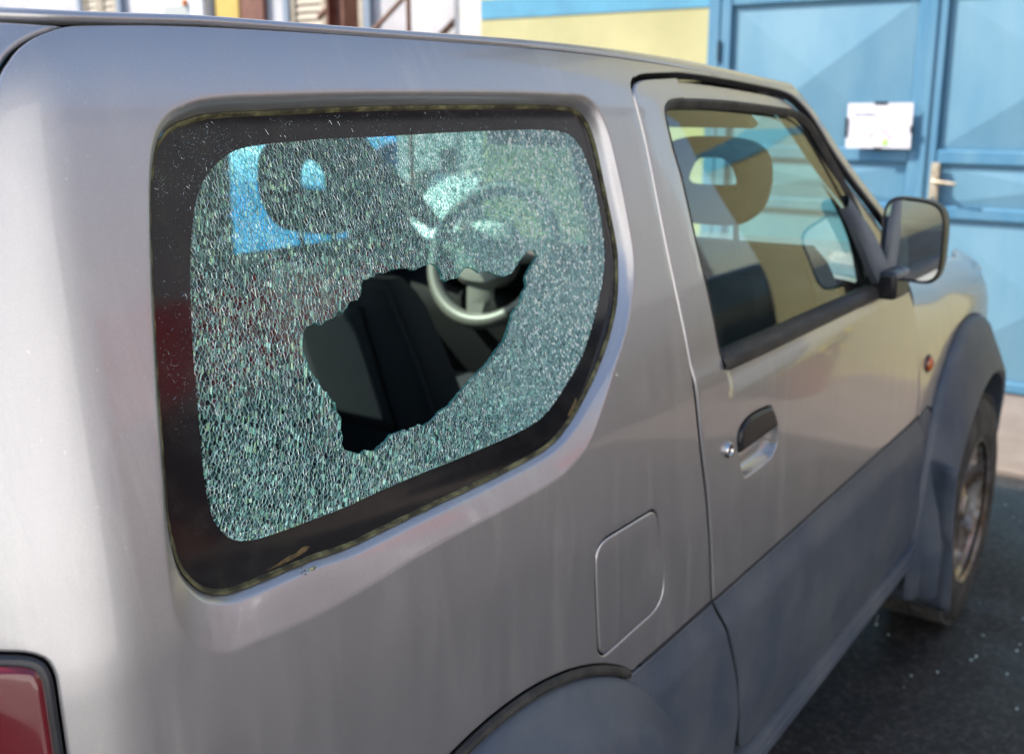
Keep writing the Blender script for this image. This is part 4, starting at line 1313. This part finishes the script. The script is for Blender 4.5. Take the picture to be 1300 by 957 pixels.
def asphalt():
    m, nt, b = nm('dark_oily_asphalt')
    f = noise_node(nt, 1.1, 6, .6)
    g = noise_node(nt, 34, 5, .7)
    mc = nt.nodes.new('ShaderNodeMix'); mc.data_type = 'RGBA'; mc.blend_type = 'MULTIPLY'; mc.inputs[0].default_value = 1
    nt.links.new(ramp(nt, f, [(.35, (.028, .0275, .029)), (.62, (.048, .045, .042))]), mc.inputs[6])
    nt.links.new(ramp(nt, g, [(.25, .45), (.72, 1.5)]), mc.inputs[7])
    vo = nt.nodes.new('ShaderNodeTexVoronoi'); vo.inputs['Scale'].default_value = 95
    tc = nt.nodes.new('ShaderNodeTexCoord'); nt.links.new(tc.outputs['Object'], vo.inputs['Vector'])
    m3 = nt.nodes.new('ShaderNodeMix'); m3.data_type = 'RGBA'; m3.blend_type = 'MULTIPLY'; m3.inputs[0].default_value = 1
    sx = nt.nodes.new('ShaderNodeSeparateColor'); nt.links.new(vo.outputs['Color'], sx.inputs[0])
    nt.links.new(mc.outputs[2], m3.inputs[6]); nt.links.new(ramp(nt, sx.outputs[0], [(.0, .55), (.75, 1.0), (.93, 1.6)]), m3.inputs[7])
    nt.links.new(m3.outputs[2], b.inputs['Base Color'])
    nt.links.new(ramp(nt, f, [(.38, .34), (.60, .78)]), b.inputs['Roughness'])
    bp = nt.nodes.new('ShaderNodeBump'); bp.inputs['Strength'].default_value = .45; bp.inputs['Distance'].default_value = .006
    nt.links.new(g, bp.inputs['Height']); nt.links.new(bp.outputs[0], b.inputs['Normal'])
    return m
M['asphalt'] = asphalt()
gnd = MB().add([(-150, -150, 0), (150, -150, 0), (150, 150, 0), (-150, 150, 0)], [(0, 1, 2, 3)]).build('ground', M['asphalt'])
gnd['kind'] = 'structure'
fc = MB().box((-9, -5.2, -.05), (-.2, -2.6, .02), .008).build('bounce_slab', M['bounce_slab'])  # unseen pale slab added so its reflection lightens the lower body
fc['kind'] = 'structure'
WX = 4.85           # face of the yellow building
pv = MB().box((3.74, -9, -.05), (WX+.3, 2.97, .022), .008).box((3.60, -9, -.05), (3.737, 2.97, .030), .012).build('pavement', M['concrete'])
pv['kind'] = 'structure'

# crumbs of window glass on the ground
mb = MB()
for k in range(150):
    if k < 90: x, y = random.gauss(.1, .5), random.gauss(-.92, .16)
    else: x, y = random.uniform(1.75, 3.4), random.uniform(-1.25, -.55)
    s_ = random.uniform(.0018, .0042); a = random.uniform(0, 3)
    c_, n_ = math.cos(a)*s_, math.sin(a)*s_
    h = s_*random.uniform(.7, 1.4)
    mb.add([(x+c_, y+n_, 0), (x-n_, y+c_, 0), (x-c_, y-n_, 0), (x+n_, y-c_, 0), (x+c_*.8, y+n_*.7, h), (x-n_*.7, y+c_, h*.9), (x-c_, y-n_*.8, h), (x+n_, y-c_*.7, h*.8)],
           [(4, 5, 6, 7), (0, 1, 5, 4), (1, 2, 6, 5), (2, 3, 7, 6), (3, 0, 4, 7)])
gc = mb.build('glass_crumbs', mat('glass_crumb', (.62, .74, .76), .06, spec=.8))
tag(gc, 'glittering crumbs of broken window glass scattered on the dark asphalt', 'broken glass', kind='stuff')

# ---- yellow building with the steel gate
yb = empty('yellow_building', (WX, 2, 0))
tag(yb, 'pale yellow rendered building with a blue band, beside the blue gate', 'building')
def wpart(mb, name, m, parent, **k):
    o = mb.build(name, m, parent, **k)
    o.location = -Vector(parent.location)
    return o
GY0, GY1, GZ1 = 1.335, -1.255, 2.62
wpart(MB().box((WX, GY0, 0), (WX+.3, 2.97, 4.6)).box((WX, -2.45, 0), (WX+.3, GY1, 4.6)).box((WX, GY1+.002, GZ1), (WX+.3, GY0-.002, 4.6)), 'wall', M['yellow'], yb)
wpart(MB().box((WX-.006, GY0+.01, 2.005), (WX+.01, 2.968, 2.125)), 'blue_band', M['stripe'], yb)
wpart(MB().box((WX-.006, -2.45, 2.005), (WX+.01, GY1-.01, 2.125)), 'blue_band', M['stripe'], yb)
wpart(MB().box((WX-.35, -2.45, 4.6), (WX+6, 3.0, 4.75)), 'roof', M['concrete'], yb)

gate = empty('steel_gate', (WX, 0, 0))
tag(gate, 'pale blue double steel gate with folded diamond panels and a paper notice', 'gate')
def gbox(name, y0, y1, z0, z1, x0, x1, m=None, bev=.006, parent=None):
    o = MB().box((x0, min(y0, y1), z0), (x1, max(y0, y1), z1), bev).build(name, m or M['gate2'], gate)
    o.location = -Vector(gate.location)
    return o
def pyramid(y0, y1, z0, z1, h=.045):
    """pressed panel: flat rim, then four facets rising to a point"""
    yc, zc = (y0+y1)/2, (z0+z1)/2
    e = .012*(1 if y0 > y1 else -1)
    X = WX-.005
    V = [(X, y0, z0), (X, y1, z0), (X, y1, z1), (X, y0, z1),
         (X-.003, y0-e, z0+.012), (X-.003, y1+e, z0+.012), (X-.003, y1+e, z1-.012), (X-.003, y0-e, z1-.012), (X-h, yc, zc)]
    F = [(0, 1, 5, 4), (1, 2, 6, 5), (2, 3, 7, 6), (3, 0, 4, 7), (4, 5, 8), (5, 6, 8), (6, 7, 8), (7, 4, 8)]
    o = MB().add(V, F).build('folded_panel', M['gate'], gate)
    o.location = -Vector(gate.location)
    return o
gbox('gate_frame', GY0, 1.262, 0, GZ1, WX-.030, WX+.05)
gbox('gate_frame', GY1, GY1+.07, 0, GZ1, WX-.030, WX+.05)
gbox('gate_frame', 1.262, GY1+.07, GZ1-.07, GZ1, WX-.028, WX+.05)
for (ya, yb_) in ((1.254, .108), (.098, -1.178)):
    a_, b_ = ya-.0, yb_+.0
    gbox('gate_stile', ya, ya-.062, .03, 2.54, WX-.034, WX+.02)
    gbox('gate_stile', yb_+.068, yb_, .03, 2.54, WX-.034, WX+.02)
    for z0, z1 in ((2.00, 2.07), (1.172, 1.243), (.895, .958), (.03, .085)):
        gbox('gate_rail', ya-.064, yb_+.070, z0, z1, WX-.032, WX+.02)
    for z0, z1 in ((2.07, 2.53), (1.243, 2.00), (.958, 1.172), (.085, .895)):
        pyramid(ya-.064, yb_+.070, z0, z1, .020 if z1-z0 < .3 else .042)
    gbox('backing_sheet', ya, yb_, .03, 2.54, WX+.021, WX+.026, M['gate2'], 0)
gbox('cover_strip', .123, .082, .03, 2.54, WX-.044, WX-.0345)
# hinge knuckles
for z in (1.76, .45):
    o = MB().tube([(WX-.040, 1.258, z-.055), (WX-.040, 1.258, z+.055)], .010, 12).build('hinge', M['seal_dark'], gate, smooth=True)
    o.location = -Vector(gate.location)
# lock plate and lever
lp = MB().box((WX-.052, .008, .945), (WX-.0345, .052, 1.178), .004).build('lock_plate', M['beige_metal'], gate); lp.location = -Vector(gate.location)
lv = MB().tube([(WX-.050, .030, 1.088), (WX-.095, .030, 1.088), (WX-.100, .020, 1.087), (WX-.100, -.085, 1.078)], [.010, .010, .010, .009], 10).build('lever', M['beige_metal'], lp, smooth=True)
ck = MB().lathe([(.0, -.0545), (.010, -.054), (.012, -.052), (.012, -.048)], 16, 'x', (WX, .030, 1.0)).build('lock_cylinder', M['chrome'], lp, smooth=True)

# paper notice taped on
pn = empty('paper_notice', (WX-.036, .32, 1.36))
tag(pn, 'white paper notice held by black tape on the blue gate', 'notice')
def ppart(mb, name, m, parent=pn):
    o = mb.build(name, m, parent); o.location = -Vector(pn.location) if parent is pn else (0, 0, 0)
    return o
PX = WX-.068
G = []
for z in np.linspace(1.245, 1.475, 8):
    G.append([(PX-.004*math.sin(3*(y-.15)*4)*(z-1.245)*3-.002, y+.004*(z-1.3), z-.012*(y-.3)) for y in np.linspace(.492, .158, 10)])
ps = ppart(MB().grid(G), 'paper_sheet', M['paper'])
md = ps.modifiers.new('s', 'SOLIDIFY'); md.thickness = .0012
for (y0, y1, z0, z1) in ((.285, .355, 1.466, 1.482), (.300, .345, 1.232, 1.250), (.486, .500, 1.30, 1.40), (.148, .166, 1.325, 1.362)):
    ppart(MB().box((PX-.0085, y0, z0), (PX-.0050, y1, z1), .0015), 'tape', M['tape'])
mb = MB()
for k in range(14):
    y = .455-k*.0085
    mb.box((PX-.0060, y-.0058, 1.412+random.uniform(-.001, .001)), (PX-.0053, y, 1.421+random.uniform(-.002, .003)))
for k in range(8):
    y = .325-k*.012
    mb.box((PX-.0060, y-.007, 1.416), (PX-.0053, y, 1.420))
ppart(mb, 'printed_line', M['ink'])
mb = MB()
for (y, z, r_) in ((.335, 1.362, .014), (.30, 1.335, .018), (.365, 1.315, .016), (.27, 1.31, .014)):
    mb.lathe([(0, -.0060), (r_, -.0060), (r_, -.0053)], 18, 'x', (PX, y, z))
ppart(mb, 'pink_print', M['pinkmark'])
ppart(MB().prism([(.305, 1.262), (.272, 1.262), (.275, 1.285), (.285, 1.300), (.300, 1.285)], -.0062, -.0054, lambda u, w, h: (PX+h, u, w)), 'green_print', M['greenmark'])

# ---- white house on the left
HX = 5.6
wh = empty('white_house', (HX, 8, 0))
tag(wh, 'white stucco house with louvred shutters behind the parked car', 'building')
wpart(MB().box((HX, 2.6, 0), (HX+.4, 13, 6.2)), 'wall', M['white'], wh)
wpart(MB().box((HX-.5, 2.5, 6.2), (HX+6, 13.2, 6.4)), 'roof', M['brown'], wh)
def shutter_window(y0, y1, z0, z1, leaf):
    o = MB().box((HX-.05, y1, z0), (HX-.002, y1+.07, z1)).box((HX-.05, y0-.07, z0), (HX-.002, y0, z1)).box((HX-.05, y1+.071, z1-.07), (HX-.002, y0-.071, z1)).box((HX-.07, y1-.04, z0-.06), (HX-.001, y0+.04, z0-.002)).build('window', M['bluegrey'], wh)
    o.location = -Vector(wh.location)
    n = leaf
    W = (y0-y1-.15)/n
    for k in range(n):
        a = y0-.075-k*W; b = a-W+.012
        lf = MB().box((HX-.035, b, z0+.01), (HX-.008, b+.05, z1-.08)).box((HX-.035, a-.05, z0+.01), (HX-.008, a, z1-.08)).build('shutter_leaf', M['shutter'], o)
        z = z0+.04
        first = None
        while z < z1-.13:
            if first is None:
                s = MB().add([(-.022, b+.052, 0), (-.022, a-.052, 0), (-.004, a-.052, .055), (-.004, b+.052, .055), (-.026, b+.052, .008), (-.026, a-.052, .008), (-.008, a-.052, .063), (-.008, b+.052, .063)],
                             [(0, 1, 2, 3), (4, 7, 6, 5), (0, 4, 5, 1), (1, 5, 6, 2), (2, 6, 7, 3), (3, 7, 4, 0)]).build('slat', M['shutter'], o)
                first = s
            else:
                s = first.copy(); COL.objects.link(s); s.parent = o
            s.location = (HX, 0, z)
            z += .062
shutter_window(8.62, 7.90, 1.3, 3.3, 2)
shutter_window(5.62, 4.62, 1.3, 3.3, 2)
# brown door in an ochre surround
dr = empty('house_door', (HX, 6.1, 0))
tag(dr, 'dark brown door beside an ochre panel on the white house', 'door')
wpart(MB().box((HX-.06, 6.165, .02), (HX-.002, 6.49, 2.9), .006), 'ochre_panel', M['ochre'], dr)
wpart(MB().box((HX-.05, 5.86, .02), (HX-.003, 6.16, 2.9), .006), 'door_leaf', M['brown'], dr)
# meter box
bx = empty('meter_box', (HX, 6.95, 2.2))
tag(bx, 'white wall box with grey window and orange knob on white house', 'meter box')
wpart(MB().box((HX-.13, 6.56, 1.95), (HX-.002, 7.24, 2.72), .02), 'box_body', M['boxwhite'], bx)
wpart(MB().box((HX-.138, 6.76, 2.16), (HX-.1305, 7.12, 2.335), .003), 'box_window', M['boxgrey'], bx)
k_ = wpart(MB().lathe([(0, -.165), (.022, -.163), (.030, -.15), (.032, -.1385)], 20, 'x', (HX, 6.80, 2.352)), 'knob', M['orange'], bx, smooth=True)

# ---- steel post, stair with railing in front of the house
post = empty('steel_post', (4.62, 4.0, 0))
tag(post, 'thick brown-red steel post in front of the white house', 'post')
wpart(MB().box((4.55, 3.93, 0), (4.70, 3.945, 3.6)).box((4.55, 4.075, 0), (4.70, 4.09, 3.6)).box((4.615, 3.947, 0), (4.635, 4.073, 3.6)), 'beam', M['brown'], post)
wpart(MB().box((4.45, 3.83, .0), (4.80, 4.19, .02)), 'base_plate', M['brown'], post)

st_ = empty('outside_stair', (5.0, 4.2, 0))
tag(st_, 'concrete stair with thin brown railing rising against the white house', 'stair')
for k in range(12):
    wpart(MB().box((4.98, 4.86-.235*(k+1), 0 if k < 1 else .165*k-.12), (5.57, 4.86-.235*k-.002, .165*(k+1)), .006), 'step', M['concrete'], st_)
def rl(name, pts, r):
    return wpart(MB().tube(pts, r, 8), name, M['rail'], st_, smooth=True)
sl = .165/.235
def rz(y, h): return (4.86-y)*sl+h
rl('handrail', [(5.0, 4.62, rz(4.62, 1.93)), (5.0, 2.75, rz(2.75, 1.93))], .024)
rl('lower_rail', [(5.0, 4.62, rz(4.62, .93)), (5.0, 2.60, rz(2.60, .93))], .024)
rl('middle_rail', [(5.0, 4.62, rz(4.62, 1.43)), (5.0, 2.70, rz(2.70, 1.43))], .018)
for y in (3.73, 2.80):
    rl('rail_post', [(5.0, y, rz(y, .0)), (5.0, y, rz(y, 1.95))], .018)
rl('rail_post', [(5.12, 3.32, rz(3.32, 0)), (5.12, 3.32, rz(3.32, 1.75))], .034)
# rust-stained pier at the corner of the yellow building
pr = empty('corner_pier', (5.2, 3.1, 0))
tag(pr, 'white rust-stained pier at the corner of the yellow building', 'pier')
wpart(MB().box((WX+.12, 2.985, 0), (WX+.42, 3.30, 4.4), .01), 'shaft', M['ruststain'], pr)
wpart(MB().tube([(WX+.06, 2.99, 0), (WX+.06, 2.99, 4.3)], .022, 10), 'downpipe', M['rail'], pr, smooth=True)

# ---- blue container standing in for a car body, seen through the smashed pane
wc = empty('blue_stand_in', (3.18, 3.1, 0))
tag(wc, 'blue container standing in for a blue car body beyond the far side window', 'container')
mb = MB()
G = []
for z, k in ((.20, .86), (.50, .92), (.95, .985), (1.0, 1.03), (1.04, 1.03)):
    w_, d_ = .72*k, .46*k
    G.append([(3.18+w_*abs(math.cos(a))**.25*np.sign(math.cos(a)), 3.15+d_*abs(math.sin(a))**.25*np.sign(math.sin(a)), z) for a in np.linspace(0, 2*math.pi, 32, endpoint=False)])
wpart(MB().grid(np.array(G).transpose(1, 0, 2), True), 'tub', M['binblue'], wc, smooth=True)
G = []
for t in np.linspace(0, 1, 8):
    y = 2.66+t*.98
    G.append([(3.18+u*.76, y, 1.05+.27*t**.22*(1-.10*u*u)) for u in np.linspace(-1, 1, 9)])
wpart(MB().grid(G), 'lid', M['binlid'], wc, smooth=True)
wpart(MB().box((2.47, 3.60, 1.0), (3.89, 3.66, 1.32)), 'back_panel', M['binblue'], wc)
for x in (2.68, 3.68):
    for y in (2.85, 3.45):
        wpart(MB().lathe([(.03, -.03), (.095, -.03), (.10, -.02), (.10, .02), (.095, .03), (.03, .03)], 20, 'y', (x, y, .10), True), 'castor', M['tyre'], wc, smooth=True)

wc.scale = (1, .35, 1); wc.location = (3.20, 3.14, 0); wc.rotation_euler = (0, 0, R_(-90))
# white box added for a bright patch, its lid sloped to the sun
ub = empty('sun_patch_box', (4.98, 3.6, .72))
tag(ub, 'added white box beside the stair, lid sloped to the sun as a bright patch', 'added box')
wpart(MB().prism([(4.977, .44), (4.977, .96), (4.94, .96), (4.60, .56), (4.60, .44)], 3.06, 3.44, lambda u, w, h: (u, h, w)), 'box_body', M['boxwhite'], ub)
wpart(MB().prism([(4.945, .975), (4.938, .983), (4.588, .571), (4.595, .563)], 3.04, 3.46, lambda u, w, h: (u, h, w)), 'box_lid', M['brightwhite'], ub)
# ---- across the yard, out of the picture: what the paint, glass and mirror reflect
ob = empty('yard_building', (0, -7.2, 0))
tag(ob, 'grey-brown rendered building across the yard', 'building')
wpart(MB().box((.6, -7.6, 0), (14, -7.2, 4.9)), 'wall', M['grey'], ob)
wpart(MB().box((.4, -12, 4.9), (14.2, -7.0, 5.05)), 'roof', M['brown'], ob)
for x in (1.6, 5.4, 8.2):
    f = wpart(MB().box((x, -7.2, .9), (x+1.1, -7.17, 2.1)), 'window', M['boxwhite'], ob)
    MB().box((x+.08, -7.168, .98), (x+1.02, -7.160, 2.02)).build('pane', M['darkglass'], f)
wpart(MB().box((3.0, -7.2, 0), (3.95, -7.15, 2.1)), 'door', M['brown'], ob)
tag(empty('shed', (-11, 0, 0)), 'pale rendered shed behind the viewer', 'building')
sb = bpy.data.objects['shed']
wpart(MB().box((-11.4, -1, 0), (-11, 7.4, 2.1)), 'wall', M['beige'], sb)
wpart(MB().box((-11.5, -1.3, 2.1), (-10.8, 7.6, 2.2)), 'roof', M['concrete'], sb)
for z in (1.6, 1.2, .8):
    wpart(MB().box((-10.998, .5, z), (-10.94, 5.5, z+.12)), 'plank', M['boxwhite'], sb)
# red parked car and a dark one across the yard
def yard_car(x, y, rz, paint, label):
    c = empty('yard_car', (x, y, 0)); c.rotation_euler = (0, 0, rz)
    tag(c, label, 'car')
    pr_ = [(-2.0, .35), (-2.05, .75), (-1.9, .95), (-1.45, 1.0), (-.95, 1.42), (.45, 1.46), (1.05, 1.02), (1.9, .90), (2.05, .65), (2.0, .35)]
    mb = MB().prism(pr_[::-1], -.82, .82, lambda u, w, h: (u, h*(1-.14*max(0, min(1, (w-.95)/.5))), w))
    mb.build_mod('body', paint, c, .08, 3)
    for sg in (-1, 1):
        MB().prism([(-1.30, 1.02), (-.86, 1.36), (.38, 1.39), (.90, 1.03)], 0, 1, lambda u, w, h: (u, sg*(.815-.14*.82*max(0, min(1, (w-.95)/.5))+.012*h), w)).build('side_window', M['darkglass'], c)
        for xx in (-1.3, 1.3):
            MB().lathe([(.05, -.10), (.28, -.11), (.32, -.07), (.32, .07), (.28, .11), (.05, .10)], 28, 'y', (xx, sg*.74, .32)).build('wheel', M['tyre'], c, smooth=True)
yard_car(5.9, -3.75, R_(3), M['darkglass'], 'dark parked car across the yard from the silver car')

# red cloth on bent chrome poles, made up for the window border's reflections
aw = empty('reflection_canopy', (3.6, -5.6, 0))
tag(aw, 'unseen red cloth on chrome poles, made up for its red reflection', 'reflection_canopy')
G = [[(x, -5.0-1.6*t, 2.26+.35*t+.012*math.sin(9*x)) for t in np.linspace(0, 1, 6)] for x in np.linspace(2.9, 4.6, 24)]
wpart(MB().grid(G), 'canopy', M['redpaint'], aw, smooth=True)
G = [[(x, -5.0+.012*math.sin(16*x), z-.03*abs(math.sin(6.5*x))*(z < 2.0)) for z in (2.26, 2.05, 1.92)] for x in np.linspace(2.9, 4.6, 60)]
wpart(MB().grid(G), 'valance', M['redpaint'], aw, smooth=True)
G = [[(2.89+.012*math.sin(16*y), y, z-.03*abs(math.sin(6.5*y))*(z < 2.0)) for z in (2.26-.22*(y+5), 2.05, 1.92)] for y in np.linspace(-5.0, -6.6, 50)]
wpart(MB().grid(G), 'valance', M['redpaint'], aw, smooth=True)
for x in (2.86, 4.55):
    wpart(MB().tube([(x, -5.03, 2.2), (x, -5.0, 1.95), (x-.06, -4.97, 1.75), (x-.14, -4.95, 1.55), (x-.16, -4.95, 0)], .030, 12), 'pole', M['chrome'], aw, smooth=True)
# stacked dark timber on the far side of the car
ts = empty('timber_stack', (1.3, 2.2, 0))
tag(ts, 'stack of dark timber boards beyond the far side window', 'timber')
for k in range(18):
    d = random.uniform(-.03, .03)
    wpart(MB().box((.45+d, 2.0+d*.5, .085*k+.02), (1.92+d*.3, 2.5, .085*k+.10), .004), 'board', M['bark'], ts)
# tub of yellow-green flowers by the end of the gate
ft = empty('flower_tub', (4.45, -2.05, 0))
tag(ft, 'tub of yellow and green flowers beyond the end of the gate', 'plant')
wpart(MB().lathe([(0, .03), (.16, .03), (.20, .32), (.215, .33), (.215, .36), (.19, .36), (.18, .32), (0, .32)], 28, 'z', (4.45, -2.05, 0)), 'tub', M['brown'], ft, smooth=True)
for nm_, mm, n_ in (('foliage', M['foliage'], 260), ('blossom', mat('yellow_petals', (.75, .52, .04), .6), 120)):
    mb = MB()
    for k in range(n_):
        a, r_, h = random.uniform(0, 6.28), .26*math.sqrt(random.random()), random.uniform(.30, .62)
        c = Vector((4.45+r_*math.cos(a), -2.05+r_*math.sin(a), h+.12*(1-r_/.26)))
        u = Vector((random.gauss(0, 1), random.gauss(0, 1), random.gauss(0, 1))).normalized(); w = u.orthogonal().normalized()
        s_ = random.uniform(.02, .045)
        mb.add([c-u*s_, c+w*s_*.5, c+u*s_, c-w*s_*.5], [(0, 1, 2, 3)])
    o = wpart(mb, nm_, mm, ft); o['kind'] = 'stuff'

wy = empty('white_reflector_wall', (-4, -5.2, 0))  # unseen white wall added so its reflection brightens the rear corner
tag(wy, 'unseen white wall added to brighten the rear corner of the car', 'building')
wpart(MB().box((-9, -5.6, 0), (.55, -5.2, 4.6)), 'wall', M['brightwhite'], wy)
wpart(MB().box((-9.2, -9, 4.6), (.6, -5.05, 4.75)), 'roof', M['concrete'], wy)
